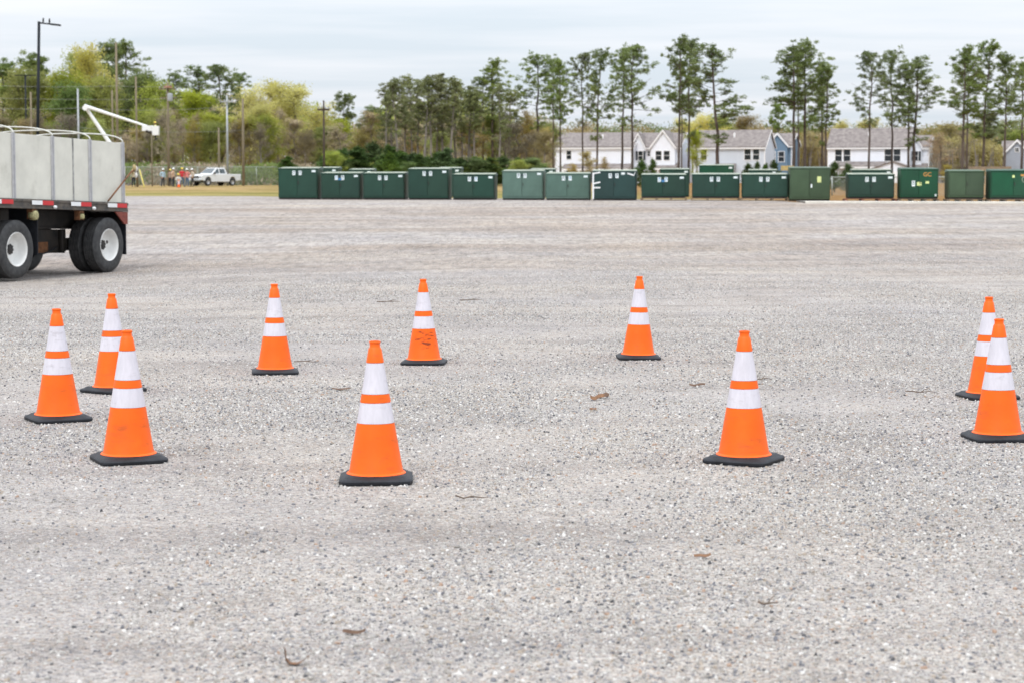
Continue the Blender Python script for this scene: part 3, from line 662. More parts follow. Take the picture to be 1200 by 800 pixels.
    if style == 'marked':
        stick(-w * .16, h * .50, .13, .24, M['paper']); stick(-w * .01, h * .49, .19, .15, M['yellow_s']); stick(w * .20, h * .54, .15, .10, M['yellow_s']); stick(w * .42, h * .12, .07, .09, M['paper'])
        cu = bpy.data.curves.new('t', 'FONT'); cu.body = 'GC'; cu.size = .24; cu.extrude = .002; cu.offset = .004
        to = bpy.data.objects.new('t', cu); COL.objects.link(to); bpy.context.view_layer.update()
        me_ = bpy.data.meshes.new_from_object(to); bpy.data.objects.remove(to); me_.materials.clear(); me_.materials.append(M['orange_s'])
        k = link('painted_letters', me_, root); k.rotation_euler = (R(90), 0, 0); k.location = (w * .09, -.018, h * .74)
    if style == 'seal':
        stick(-w * .02, h * .78, .10, .10, M['yellow_s']); stick(w * .19, h * .82, .24, .08, M['orange_s'])
        q = MB(); q.lathe([(.145, -.0165), (.145, -.0135), (.17, -.0135), (.17, -.0165), (.145, -.0165)], 28, 'y', (w * .24, 0, h * .68)); q.build('round_mark', M['lid'], root)
        stick(w * .24, h * .74, .12, .08, M['paper'])
    if pallet is not None:
        pm = M[pallet[0]]; pl = empty('wooden_pallet', ((a.x + b.x) / 2, Y, g0 + .004), R(rz), pallet[1], 'pallet', 'wooden pallets under the cabinets')
        e = .10 if pallet[0] == 'redwood' else .03
        q = MB()
        for j in range(6):
            y = .0 + j * (depth - .1) / 5; q.box(-w2 - e, w2 + e, y, y + .1, .092, .115)
        q.build('top_boards', pm, pl)
        for j in range(4):
            xx = -w2 - e + j * (w + 2 * e - .09) / 3; q = MB(); q.box(xx, xx + .09, .01, depth, .022, .091); q.build('runner', pm, pl)
        q = MB()
        for y in (.0, depth / 2, depth - .1): q.box(-w2 - e, w2 + e, y, y + .1, 0, .021)
        q.build('bottom_boards', pm, pl)
    return root
rr = random.Random(11)
Yc = lambda px: float(np.interp(px, [325, 1200], [94, 83.5]))
def C(px0, px1, yt, yb, m, lab, **k): return cab(px0, px1, yt, yb, Yc((px0 + px1) / 2), M[m], lab, **k)
C(325.5, 373, 196.9, 233.5, 'g_dark', 'taller dark green cabinet at the far left end of the row')
C(375.5, 422.5, 202.6, 233.6, 'g_dark', 'low dark green cabinet, second from left, with blue sticker between white ones', style='pairblue')
C(425, 474.5, 202.6, 234, 'g_dark', 'low dark green cabinet, third from left, between low and tall cabinets')
C(477.8, 526, 197.6, 234.5, 'g_dark', 'taller dark green cabinet fourth from left, between two low ones')
C(530, 580, 204, 234.5, 'g_dark', 'low dark green cabinet fifth from left, beside the faded green one')
C(588, 637, 200, 235, 'g_faded', 'taller faded grey green cabinet with white drips below its stickers')
C(639, 691.5, 203, 235, 'g_faded', 'lower faded grey green cabinet left of the taped cabinet')
C(694, 746, 200, 235.3, 'g_teal', 'dark teal cabinet with strips of white tape down its left edge', style='tape')
C(751, 804, 204.4, 236, 'g_dark', 'low dark green cabinet right of the taped cabinet, blue sticker at its seam', style='pairblue', pallet=('wood', 'pallet under the low cabinet right of the taped cabinet'))
C(810.5, 867, 204, 235.6, 'g_dark', 'low dark green cabinet below the light grey house', pallet=('wood', 'pallet under the low cabinet below the light grey house'))
C(869.5, 923.5, 204, 235.6, 'g_dark', 'low dark green cabinet directly left of the big olive one', pallet=('wood', 'pallet under the low cabinet left of the olive one'))
C(925, 973, 196.4, 237.6, 'g_olive', 'big olive green cabinet with pale yellow label and white padlock', style='olive', cornerlabel=False, lidlight=False, depth=1.7)
C(993.6, 1048, 204, 237.5, 'g_dark', 'low dark green cabinet raised on a reddish pallet', pallet=('redwood', 'reddish wooden pallet jutting out on the concrete strip'))
C(1055, 1099.5, 197.6, 237.5, 'g_bright', 'bright green cabinet with orange painted letters and four labels', style='marked', cornerlabel=False, lidlight=False, pallet=('wood', 'pallet under the bright green cabinet with painted letters'))
C(1111.5, 1153, 200, 237.8, 'g_olive', 'plain olive cabinet without labels between two marked cabinets', style='none', cornerlabel=False, lidlight=False, pallet=('wood', 'pallet under the plain olive cabinet'))
C(1160.5, 1216, 199.5, 238.4, 'g_bright', 'green cabinet with round mark cut by the right picture edge', style='seal', cornerlabel=False, lidlight=False, pallet=('wood', 'pallet under the rightmost green cabinet'))
def C2(px0, px1, yt, lab, m='g_dark'): return cab(px0, px1, yt, 231, 108, M[m], lab, style='none', group='cabinets of the back row')
C2(374, 396, 196.5, 'dark green cabinet top showing behind the two leftmost cabinets')
C2(408, 437, 198.5, 'green cabinet top showing behind the second and third cabinets')
C2(512, 540, 196.8, 'green cabinet top showing behind the fourth and fifth cabinets')
C2(621, 650, 198.2, 'green cabinet top showing behind the two faded cabinets')
C2(773, 808, 198.2, 'dark green back row cabinet right of the taped cabinet', 'g_dark')
C2(819, 860, 193.5, 'tall bright back row cabinet in front of the light grey house', 'g_bright')
C2(877, 911, 199.2, 'green back row cabinet below the blue house')
C2(998, 1045, 199, 'green back row cabinet showing above the cabinet on the reddish pallet')
# odds and ends behind the row
p0 = foot(1160, 100); o = empty('lumber_crate', p0, R(-6), 'pale wooden crate of slanted boards behind the cabinets at far right', 'crate')
q = MB()
for i in range(9): q.box(-.9 + i * .22, -.9 + i * .22 + .16, 0, .03, .1, .85, 0, Matrix.Shear('XZ', 4, (.5, 0)) if False else None)
q.build('slat_front', mat('fresh lumber', (.55, .40, .24), .8, var=.2, vscale=4), o)
q = MB(); q.box(-.95, 1.05, .03, .10, .85, .95); q.box(-.95, 1.05, 1.0, 1.07, .85, .95); q.box(-.95, 1.05, .035, 1.0, 0, .09); q.box(-.95, -.88, .035, 1.0, .1, .94); q.box(.98, 1.05, .035, 1.0, .1, .94); q.build('frame', M['wood'], o)
o.scale.z = (at(1160, 195.5, 100).z - p0.z) / .95
p0 = foot(927, 90); o = MB(); o.box(-.08, .08, 0, .1, 0, .75); o.box(-.45, .12, -.01, .11, .751, .87); o = o.build('wooden_trestle', mat('yellow timber', (.50, .36, .14), .8, var=.3)); o.location = p0; o.scale.z = (at(927, 194.5, 90).z - p0.z) / .87
tag(o, 'yellowish timber trestle at the left side of the olive cabinet', 'trestle')

# ------------------------------------------------------------------ houses
M['siding_w'] = mat('white siding', (.80, .83, .90), .6, var=.03, vscale=1)
M['siding_g'] = mat('grey blue siding', (.56, .61, .68), .6, var=.03, vscale=1)
M['siding_b'] = mat('blue siding', (.13, .21, .30), .6, var=.05, vscale=1)
M['siding_s'] = mat('slate grey siding', (.33, .36, .42), .6, var=.05, vscale=1)
for k in ('siding_w', 'siding_g', 'siding_b', 'siding_s'):
    t = M[k].node_tree; wv = t.nodes.new('ShaderNodeTexWave'); wv.bands_direction = 'Z'; wv.inputs['Scale'].default_value = 1.6
    geo = t.nodes.new('ShaderNodeTexCoord'); t.links.new(geo.outputs['Object'], wv.inputs['Vector']); bn = t.nodes.new('ShaderNodeBump'); bn.inputs['Distance'].default_value = .02; t.links.new(wv.outputs['Fac'], bn.inputs['Height']); t.links.new(bn.outputs[0], t.nodes['Principled BSDF'].inputs['Normal'])
M['shingle'] = mat('grey brown shingles', (.17, .145, .14), .9, var=.2, vscale=1.5, col2=(.27, .24, .225), bump=.6, bscale=5)
M['trim'] = mat('white trim', (.86, .86, .87), .5)
M['shutter'] = mat('dark shutter', (.03, .04, .05), .5)
HR = -18
def gable_roof(mb, x0, x1, y0, y1, ze, zr, ov=.35, th=.16):
    ym = (y0 + y1) / 2
    for s in (0, 1):
        yE = y0 - ov if s == 0 else y1 + ov; sl = (zr - ze) / (ym - y0); zE = ze - ov * sl
        a = [(x0 - ov, yE, zE), (x1 + ov, yE, zE), (x1 + ov, ym, zr), (x0 - ov, ym, zr)]
        mb.add(a + [(x, y, z + th) for x, y, z in a], [(0, 1, 2, 3), (7, 6, 5, 4), (0, 4, 5, 1), (1, 5, 6, 2), (2, 6, 7, 3), (3, 7, 4, 0)])
def window(root, x, z, w, h, y=0, shutters=False, double=True):
    q = MB(); q.box(x - w / 2 - .1, x + w / 2 + .1, y - .06, y - .002, z - h / 2 - .1, z + h / 2 + .1); fr = q.build('window', M['trim'], root)
    q = MB(); q.box(x - w / 2, x + w / 2, y - .075, y - .061, z + .04, z + h / 2); q.box(x - w / 2, x + w / 2, y - .075, y - .061, z - h / 2, z - .04); q.build('pane', M['darkglass'], fr)
    if shutters:
        for s in (-1, 1):
            q = MB(); cx = x + s * (w / 2 + .32); q.box(cx - .2, cx + .2, y - .10, y - .003, z - h / 2, z + h / 2); q.build('shutter', M['shutter'], root)
def house(px0, px1, y_eave, y_ridge, Y, side, label, wins=(), depth=10, porch=None, front_gables=(), vents=()):
    c = math.cos(R(HR)); a = at(px0, y_eave, Y); b = at(px1, y_eave, Y)
    w = (b.x - a.x) / (c + math.sin(R(-HR)) * (b.x / Y) * 0 + 0)
    g = T(a.x, Y); ze = a.z - g; yr = Y + depth / 2 * math.cos(R(HR)); zr = at(px0, y_ridge, yr).z - g
    root = empty('house', (a.x, Y, g), R(HR), label, 'house', 'houses beyond the pines')
    q = MB(); n = [(0, 0, 0), (0, 0, ze), (0, depth / 2, zr), (0, depth, ze), (0, depth, 0)]
    vs = n + [(w, y, z) for _, y, z in n]; q.add(vs, [(4, 3, 2, 1, 0), (5, 6, 7, 8, 9), (0, 1, 6, 5), (1, 2, 7, 6), (2, 3, 8, 7), (3, 4, 9, 8)])
    q.build('wall', side, root)
    q = MB(); gable_roof(q, 0, w, 0, depth, ze + .02, zr + .02, ov=.3); rf = q.build('roof', M['shingle'], root)
    for vx in vents:
        q = MB(); yv = depth * .28; zv = ze + (zr - ze) * .56; q.tube([(vx, yv, zv), (vx, yv, zv + .9)], .16, 8); q.build('vent_pipe', M['trim'], rf)
    q = MB(); q.box(-.3, w + .3, -.45, -.335, ze - .42, ze - .2); q.build('gutter', M['trim'], root)
    for cx in (0, w): 
        q = MB(); q.box(cx - .08, cx + .08, -.05, -.003, 0, ze - .25); q.build('corner_board', M['trim'], root)
    q = MB(); sl = (zr - ze) / (depth / 2)
    for s in (0, 1):
        y0_, y1_ = (-.3, depth / 2) if s == 0 else (depth + .3, depth / 2); z0_ = ze - .3 * sl
        q.add([(w + .303, y0_, z0_ - .2), (w + .303, y1_, zr - .2), (w + .303, y1_, zr + .16), (w + .303, y0_, z0_ + .16), (w + .34, y0_, z0_ - .2), (w + .34, y1_, zr - .2), (w + .34, y1_, zr + .16), (w + .34, y0_, z0_ + .16)], [(0, 1, 2, 3), (7, 6, 5, 4), (0, 4, 5, 1), (2, 6, 7, 3)])
    q.build('rake_board', M['trim'], root)
    for (fx, zz, ww, hh, sh) in wins: window(root, fx * w, zz, ww, hh, 0, sh)
    for (f0, f1, ztop, proj, sd2, gw) in front_gables:
        x0, x1 = f0 * w, f1 * w; xm = (x0 + x1) / 2; q = MB(); poly = [(x0, 0), (x0, ze), (xm, ztop), (x1, ze), (x1, 0)]; q.prism(poly, -proj, -.06); q.build('front_bay', sd2, root)
        q = MB(); th = .16; ov = .3; slp = (ztop - ze) / (xm - x0)
        back = depth * .45
        for s in (-1, 1):
            xe = xm + s * (xm - x0 + ov); zE = ze - ov * slp
            v4 = [(xe, -proj - ov, zE + .03), (xm, -proj - ov, ztop + .03), (xm, back, ztop + .03), (xe, back, zE + .03)]
            q.add(v4 + [(x, y, z + th) for x, y, z in v4], [(0, 1, 2, 3), (7, 6, 5, 4), (0, 4, 5, 1), (1, 5, 6, 2), (2, 6, 7, 3), (3, 7, 4, 0)])
        q.build('bay_roof', M['shingle'], root)
        q = MB()
        for s in (-1, 1):
            xe = xm + s * (xm - x0 + ov); zE = ze - ov * slp
            q.add([(xe, -proj - ov - .03, zE - .22), (xm, -proj - ov - .03, ztop - .22), (xm, -proj - ov - .03, ztop + .18), (xe, -proj - ov - .03, zE + .18)], [(0, 1, 2, 3)])
        q.build('bay_rake_board', M['trim'], root)
        for (fx, zz, ww, hh, sh) in gw: window(root, x0 + fx * (x1 - x0), zz, ww, hh, -proj, sh)
    if porch:
        f0, f1, zt, proj = porch; x0, x1 = f0 * w, f1 * w
        q = MB(); v4 = [(x0, -proj, zt - .55), (x1, -proj, zt - .55), (x1, -.06, zt + .25), (x0, -.06, zt + .25)]
        q.add(v4 + [(x, y, z + .14) for x, y, z in v4], [(0, 1, 2, 3), (7, 6, 5, 4), (0, 4, 5, 1), (1, 5, 6, 2), (2, 6, 7, 3), (3, 7, 4, 0)]); q.build('porch_roof', M['shingle'], root)
        q = MB(); q.box(x0 + .1, x1 - .1, -proj + .02, -proj + .12, zt - .85, zt - .56)
        k = 5
        for i in range(k): xx = x0 + .15 + i * (x1 - x0 - .45) / (k - 1); q.box(xx, xx + .16, -proj + .02, -proj + .16, 0, zt - .86)
        q.build('porch_frame', M['trim'], root)
    q = MB(); q.box(w * .42, w * .42 + 1.0, -.06, -.003, 0, 2.1); q.build('front_door', M['shutter'], root)
    return root
W1 = 4.9
house(650.5, 740, 172.5, 157, 380, M['siding_w'], 'long white house at the left end, one upper window at its left', wins=[(.18, 5.25, .9, 1.6, False), (.18, 2.0, .9, 1.5, False), (.75, 2.0, .9, 1.5, False)], porch=(.12, .98, 3.2, 1.8), vents=(8.6,))
house(741, 795.5, 172.5, 157, 377.6, M['siding_w'], 'white house with two front gables and dark shutters beside the windows', porch=(.45, .97, 3.3, 2.0),
      front_gables=[(-.0, .28, 9.2, .5, M['siding_w'], [(.68, 5.1, .8, 1.7, True)]), (.42, .92, 9.75, 1.0, M['siding_w'], [(.32, 5.1, 1.1, 1.7, False), (.66, 5.1, 1.1, 1.7, False)])], wins=[(.35, 5.5, .5, .9, False)])
house(813.5, 893, 172.5, 154, 372, M['siding_g'], 'light grey blue house with one single and one paired upper window', wins=[(.14, 5.2, 1.1, 1.9, False), (.76, 5.2, 1.15, 1.9, False), (.88, 5.2, 1.15, 1.9, False), (.3, 2, .9, 1.5, False)], porch=(.3, .6, 3.2, 1.6), vents=(7.0,))
house(900, 926.5, 170.5, 157.5, 385, M['siding_b'], 'small blue house with white window frames beside the grey one', wins=[(.15, 5.0, .9, 1.8, False), (.62, 5.0, 1.2, 1.9, False)], front_gables=[(.0, .85, 9.4, .6, M['siding_b'], [(.12, 8.0, .6, .9, False), (.28, 5.0, .9, 1.8, False), (.70, 5.0, 1.1, 1.9, False)])], depth=9)
house(970.5, 1060, 172.5, 152, 366, M['siding_w'], 'white house at right with two paired upper windows under a wide roof', wins=[(.13, 5.0, 1.2, 2.1, False), (.235, 5.0, 1.2, 2.1, False), (.74, 5.0, 1.2, 2.1, False), (.85, 5.0, 1.2, 2.1, False), (.5, 6.3, 1.6, .35, False)], porch=(.10, .72, 3.5, 2.0),
      front_gables=[], vents=(7.0,))
house(1061.5, 1087, 172.5, 160, 366, M['siding_w'], 'narrow white gabled house with dark shutters at the right of the wide one', wins=[], front_gables=[(-.05, .70, 9.0, .6, M['siding_w'], [(.62, 4.9, 1.1, 1.7, True)])], depth=8, porch=(.1, .95, 3.2, 1.5))
house(1173.5, 1225, 181.5, 166.5, 360, M['siding_s'], 'slate grey house with white gable trim at the right picture edge', wins=[(.8, 4.0, 1, 1.6, False)], front_gables=[(.05, .62, 7.6, 1.2, M['siding_s'], [(.5, 5.9, .7, .6, False)])])
g_ = foot(1038, 360); q = MB(); q.prism([(-4.2, 0), (-4.2, 2.2), (0, 3.7), (4.2, 2.2), (4.2, 0)], -.2, 5); o = q.build('garage', M['siding_w'])
o.location = g_; o.location.x = at(1041, 200, 356).x; o.location.y = 352; o.rotation_euler.z = R(HR); tag(o, 'white gabled garage in front of the wide white house', 'garage')
q = MB(); q.add([(-4.5, -.5, 2.12), (0, -.5, 3.74), (0, 5, 3.74), (-4.5, 5, 2.12), (-4.5, -.5, 2.27), (0, -.5, 3.89), (0, 5, 3.89), (-4.5, 5, 2.27)], [(0, 1, 2, 3), (7, 6, 5, 4), (0, 4, 5, 1), (2, 6, 7, 3), (3, 7, 4, 0)])
q.add([(4.5, -.5, 2.12), (0.001, -.5, 3.74), (0.001, 5, 3.74), (4.5, 5, 2.12), (4.5, -.5, 2.27), (0.001, -.5, 3.89), (0.001, 5, 3.89), (4.5, 5, 2.27)], [(0, 1, 2, 3), (7, 6, 5, 4), (0, 4, 5, 1), (2, 6, 7, 3), (3, 7, 4, 0)]); q.build('roof', M['shingle'], o)
q = MB(); q.box(-2.4, 2.4, -.26, -.203, 0, 2.05); q.build('garage_door', M['trim'], o)

# ------------------------------------------------------------------ trees
def rdir(rng, n):
    v = rng.normal(size=(n, 3)); return v / np.linalg.norm(v, axis=1, keepdims=True)
def tri_cloud(rng, c, a, b):     # c centres (n,3), a length, b half width arrays
    n = len(c); u = rdir(rng, n); w = np.cross(u, rdir(rng, n)); w /= np.linalg.norm(w, axis=1, keepdims=True) + 1e-9
    a = np.asarray(a).reshape(-1, 1) * np.ones((n, 1)); b = np.asarray(b).reshape(-1, 1) * np.ones((n, 1))
    v = np.stack([c + u * a, c - u * a * .6 + w * b, c - u * a * .6 - w * b], 1).reshape(-1, 3)
    return v, np.arange(3 * n).reshape(-1, 3)
def tubes(segs, n=5):            # list of (pts, radii) to verts / quads
    V, Fq, k = [], [], 0
    for pts, rs in segs:
        pts = np.asarray(pts, float); m = len(pts)
        for i in range(m):
            d = pts[min(i + 1, m - 1)] - pts[max(i - 1, 0)]; d = d / (np.linalg.norm(d) + 1e-9)
            a = np.cross(d, [0, 0, 1.0]) if abs(d[2]) < .95 else np.cross(d, [1.0, 0, 0]); a /= np.linalg.norm(a); b = np.cross(d, a)
            for j in range(n):
                t = 2 * math.pi * j / n; V.append(pts[i] + rs[i] * (a * math.cos(t) + b * math.sin(t)))
        for i in range(m - 1):
            for j in range(n): Fq.append((k + i * n + j, k + i * n + (j + 1) % n, k + (i + 1) * n + (j + 1) % n, k + (i + 1) * n + j))
        k += m * n
    return np.array(V), np.array(Fq)
def branch(rng, p0, d, L_, r0, up=.2, wob=.12, m=5):
    pts = [np.array(p0, float)]; d = np.array(d, float); d /= np.linalg.norm(d)
    for i in range(m - 1):
        d = d + rng.normal(size=3) * wob + np.array([0, 0, up / m]); d /= np.linalg.norm(d); pts.append(pts[-1] + d * L_ / (m - 1))
    return pts, list(np.linspace(r0, r0 * .25, m))
def make_pine(seed, H=20, base=.50, wid=2.9, nb=20, clump=1.0, tri=.30, dead=7, trunk_r=.155, tufts=55, top_round=1.0):
    rng = np.random.default_rng(seed); segs = []; C_ = []
    lean = rng.normal(size=2) * .010 * H; kz = np.linspace(0, 1, 9); wob = rng.normal(size=(9, 2)) * .10
    P = np.stack([lean[0] * kz ** 1.5 + wob[:, 0] * kz, lean[1] * kz ** 1.5 + wob[:, 1] * kz, kz * H * .97], 1)
    segs.append((P, list(trunk_r * (1 - .80 * kz) + .02)))
    tp = lambda z: np.array([np.interp(z, P[:, 2], P[:, 0]), np.interp(z, P[:, 2], P[:, 1]), z])
    for i in range(nb + dead):
        f = (i + rng.uniform(-.4, .4)) / (nb - 1); f = min(max(f, 0), 1)
        if i >= nb: f = rng.uniform(-.45, .1)
        z = H * (base + (1 - base) * .97 * f) if f >= 0 else H * (base + f * .35)
        prof = math.sqrt(max(0, 1 - ((f - .36) / .70) ** 2)) if f >= 0 else .42
        Lb = wid * prof * rng.uniform(.55, 1.12); az = rng.uniform(0, 2 * math.pi) ; d = [math.cos(az), math.sin(az), .12 + 1.1 * max(f, 0) ** 2 + rng.uniform(-.25, .3)]
        p, r = branch(rng, tp(z), d, Lb, .05 * (1 - .5 * max(f, 0)), .5); segs.append((p, r)); p = np.array(p)
        if i >= nb and rng.random() < .6: continue
        for j in range(rng.integers(5, 9)):
            t = rng.uniform(.30, 1.08); q = p[0] + (p[-1] - p[0]) * t if t > 1 else np.array([np.interp(t, np.linspace(0, 1, 5), p[:, k]) for k in range(3)])
            q = q + rng.normal(size=3) * [.30, .30, .26] * clump; rad = clump * rng.uniform(.18, .44) * (.6 if i >= nb else 1)
            n = int(tufts * .34 * (rad / .34) ** 1.3 * rng.uniform(.6, 1.2)); e = rdir(rng, n) * (rng.random((n, 1)) ** .5) * [rad, rad, rad * .8]
            C_.append(q + e)
            br, rr2 = branch(rng, p[2], q - p[2], np.linalg.norm(q - p[2]), .018, 0, .05, 3); segs.append((br, rr2))
    for j in range(5):
        q = tp(H * .96) + rng.normal(size=3) * [.7, .7, .3]; n = int(tufts * .4); C_.append(q + rdir(rng, n) * (rng.random((n, 1)) ** .5) * [.42, .42, .34] * clump)
    C_ = np.concatenate(C_); v, f = tri_cloud(rng, C_, rng.uniform(.6, 1.2, len(C_)) * tri, .20 * tri)
    return segs, v, f, H
def make_broad(seed, H=14, base=.25, wid=4.0, n_l=18, leaves=5200, tri=.17, fill=.75, trunk_r=.2, egg=1.0):
    rng = np.random.default_rng(seed); segs = []; kz = np.linspace(0, 1, 7); wob = rng.normal(size=(7, 2)) * .18
    P = np.stack([wob[:, 0] * kz, wob[:, 1] * kz, kz * H * .9], 1); segs.append((P, list(trunk_r * (1 - .85 * kz) + .015)))
    tips = []
    for i in range(n_l):
        f = rng.uniform(0, 1) ** .8; z = H * (base + (.92 - base) * f); prof = math.sin(math.pi * (.18 + .72 * f)) ** .8 * egg
        az = rng.uniform(0, 6.283); p0 = np.array([np.interp(z, P[:, 2], P[:, 0]), np.interp(z, P[:, 2], P[:, 1]), z])
        p, r = branch(rng, p0, [math.cos(az), math.sin(az), .7 + f * .9], wid * prof * rng.uniform(.7, 1.15), .07 * (1 - .6 * f), .3, .16, 6); segs.append((p, r))
        for j in range(7):
            t = rng.integers(1, 6); q, r2 = branch(rng, p[t], rng.normal(size=3) * [1, 1, .6] + [0, 0, .7], rng.uniform(.5, 1.5) * wid / 4, .022, .2, .2, 4); segs.append((q, r2)); tips += [q[2], q[3]]
            for kx in range(2):
                q2, r3 = branch(rng, q[rng.integers(1, 4)], rng.normal(size=3) + [0, 0, .6], rng.uniform(.3, .9) * wid / 4, .011, .1, .2, 3); segs.append((q2, r3)); tips.append(q2[-1])
    tips = np.array(tips); dens = rng.random(len(tips)) ** 1.2; pick = rng.choice(len(tips), leaves, p=dens / dens.sum())
    C_ = tips[pick] + rng.normal(size=(leaves, 3)) * .33 * fill * wid / 4
    v, f = tri_cloud(rng, C_, rng.uniform(.6, 1.3, leaves) * tri, .42 * tri)
    return segs, v, f, H
def make_sapling(seed, H=5, wid=1.5, leaves=2600):
    rng = np.random.default_rng(seed); segs = [(np.array([[0, 0, 0], [.03, 0, H * .5], [0, .03, H * .96]]), [.06, .04, .015])]; C_ = []
    nb = 34
    for i in range(nb):
        f = i / nb; z = H * (.06 + .86 * f); az = rng.uniform(0, 6.283); Lb = wid * (1 - f ** 1.7 * .85) * rng.uniform(.65, 1.1)
        p, r = branch(rng, [0, 0, z], [math.cos(az), math.sin(az), .55], Lb, .02, .5, .08, 4); segs.append((p, r)); p = np.array(p)
        n = leaves // nb; t = rng.uniform(.25, 1.08, n); base_ = p[0] + (p[-1] - p[0]) * t[:, None]; C_.append(base_ + rng.normal(size=(n, 3)) * [.17, .17, .13])
    C_.append(np.array([0, 0, H * .95]) + rng.normal(size=(60, 3)) * [.08, .08, .18])
    C_ = np.concatenate(C_); v, f = tri_cloud(rng, C_, rng.uniform(.6, 1.2, len(C_)) * .20, .045)
    return segs, v, f, H
VAR = {}
def variants(kind, lst, bark, leaf):
    VAR[kind] = []
    for segs, v, f, H in lst:
        tv, tf = tubes(segs); mi = None
        VAR[kind].append((npmesh(kind + '_trunk', tv, tf, [M[bark]]), npmesh(kind + '_crown', v, f, [M[leaf]]), H, float(np.percentile(np.abs(v[:, 0]), 96)), float(v[:, 2].max())))
variants('pine', [make_pine(s, base=b, wid=w, nb=n, tufts=64, clump=1.05) for s, b, w, n in ((1, .50, 3.1, 27), (2, .58, 2.9, 24), (3, .46, 2.7, 28), (4, .55, 3.4, 27), (5, .60, 2.7, 22), (6, .48, 3.0, 26))], 'bark', 'needle')
variants('slim', [make_pine(s, base=b, wid=2.0, nb=24, clump=1.0, tufts=58, trunk_r=.17) for s, b in ((11, .50), (12, .56), (13, .60), (14, .46))], 'greybark', 'needle_olive')
variants('round', [make_pine(s, base=b, wid=4.2, nb=34, clump=1.6, tri=.34, tufts=80) for s, b in ((21, .30), (22, .40), (23, .34))], 'bark', 'needle')
variants('spring', [make_broad(s, leaves=7500, tri=.15, base=.18, fill=.85, n_l=22) for s in (31, 32, 33)], 'greybark', 'spring')
variants('olive', [make_broad(s, leaves=9500, tri=.17, base=.12, wid=4.2, fill=.95, n_l=24) for s in (41, 42, 43)], 'greybark', 'olive')
variants('dense', [make_broad(s, leaves=12000, tri=.17, base=.08, wid=4.0, fill=1.1, n_l=24) for s in (51, 52)], 'bark', 'dense')
variants('bare', [make_broad(s, leaves=3600, tri=.13, base=.16, wid=3.4, fill=.8, n_l=22) for s in (61, 62, 63, 64)], 'greybark', 'bud')
variants('rusty', [make_broad(s, leaves=6500, tri=.14, base=.12, wid=3.8, fill=.9, n_l=22) for s in (71, 72)], 'greybark', 'rustbud')
variants('sapling', [make_sapling(s) for s in (81, 82, 83)], 'bark', 'sapling')
NAME = dict(pine='pine_tree', slim='pine_tree', round='pine_tree', spring='spring_tree', olive='leafy_tree', dense='evergreen_tree', bare='bare_tree', rusty='budding_tree', sapling='young_pine')
CAT = dict(pine='pine tree', slim='pine tree', round='pine tree', spring='tree', olive='tree', dense='evergreen tree', bare='bare tree', rusty='tree', sapling='young pine')
cnt = {}
def tree(kind, px, ytop, Y, label, wpx=None, group=None, var=None, rz=None):
    k = cnt.get(kind, 0); cnt[kind] = k + 1; vs = VAR[kind]; tm, cm, H, hw, zt = vs[(k if var is None else var) % len(vs)]
    b = foot(px, Y); top = at(px, ytop, Y).z; s = (top - b.z) / zt
    sx = s if wpx is None else (wpx / 2 / FPX * Y) / hw * (.88 if kind in ('spring', 'olive', 'dense', 'rusty', 'bare') else .97)
    root = empty(NAME[kind], b, random.Random(int(px * 7 + ytop)).uniform(0, 6.28) if rz is None else rz, label, CAT[kind], group); root.scale = (sx, sx, s)
    link('trunk', tm, root); link('crown', cm, root); return root
CABS = [(325, 373), (375, 423), (425, 475), (478, 526), (530, 581), (588, 637), (639, 692), (694, 747), (750, 804), (810, 867), (869, 924), (925, 973), (994, 1048), (1055, 1100), (1111, 1153), (1160, 1216)]
LM = [(15, 'above the left trailer panel'), (44, 'behind the black lamp post'), (66, 'between lamp post and steel pole'), (93, 'behind the grey steel pole'), (113, 'between steel pole and tallest pole'), (138, 'behind the tallest utility pole'),
      (163, 'above the trailer rear corner'), (182, 'behind the lift bucket'), (200, 'behind the crossarm pole'), (216, 'above the people in hard hats'), (238, 'above the pickup bonnet'), (262, 'above the pickup bed'), (285, 'behind the tan pole right of the pickup'), (308, 'above the empty grass right of the pickup')]
def where(px):
    if px < 320: return min(LM, key=lambda t: abs(t[0] - px))[1]
    i = min(range(16), key=lambda j: abs(sum(CABS[j]) / 2 - px)); c = sum(CABS[i]) / 2; hw = (CABS[i][1] - CABS[i][0]) / 2
    s = 'over the left part of' if px < c - hw * .33 else ('over the right part of' if px > c + hw * .33 else 'over the middle of')
    return s + ' the ' + ORD[i + 1] + ' front cabinet'
def auto(look, px):
    base_ = look + ' ' + where(px); l = base_
    for suf in ('', ', another one', ', a third one'):
        pass
    if l in USED:
        for a in ('slightly taller ', 'slimmer ', 'lower ', 'paler ', 'thinner ', 'wider '):
            if a + base_ not in USED: l = a + base_; break
    return l
GL = 'trees of the left wood'; GP = 'tall sparse pines before the houses'; GM = 'slim pines of the middle wood'; GB = 'bare trees of the undergrowth'; GR = 'trees behind the houses'; GS = 'young pines behind the cabinets'
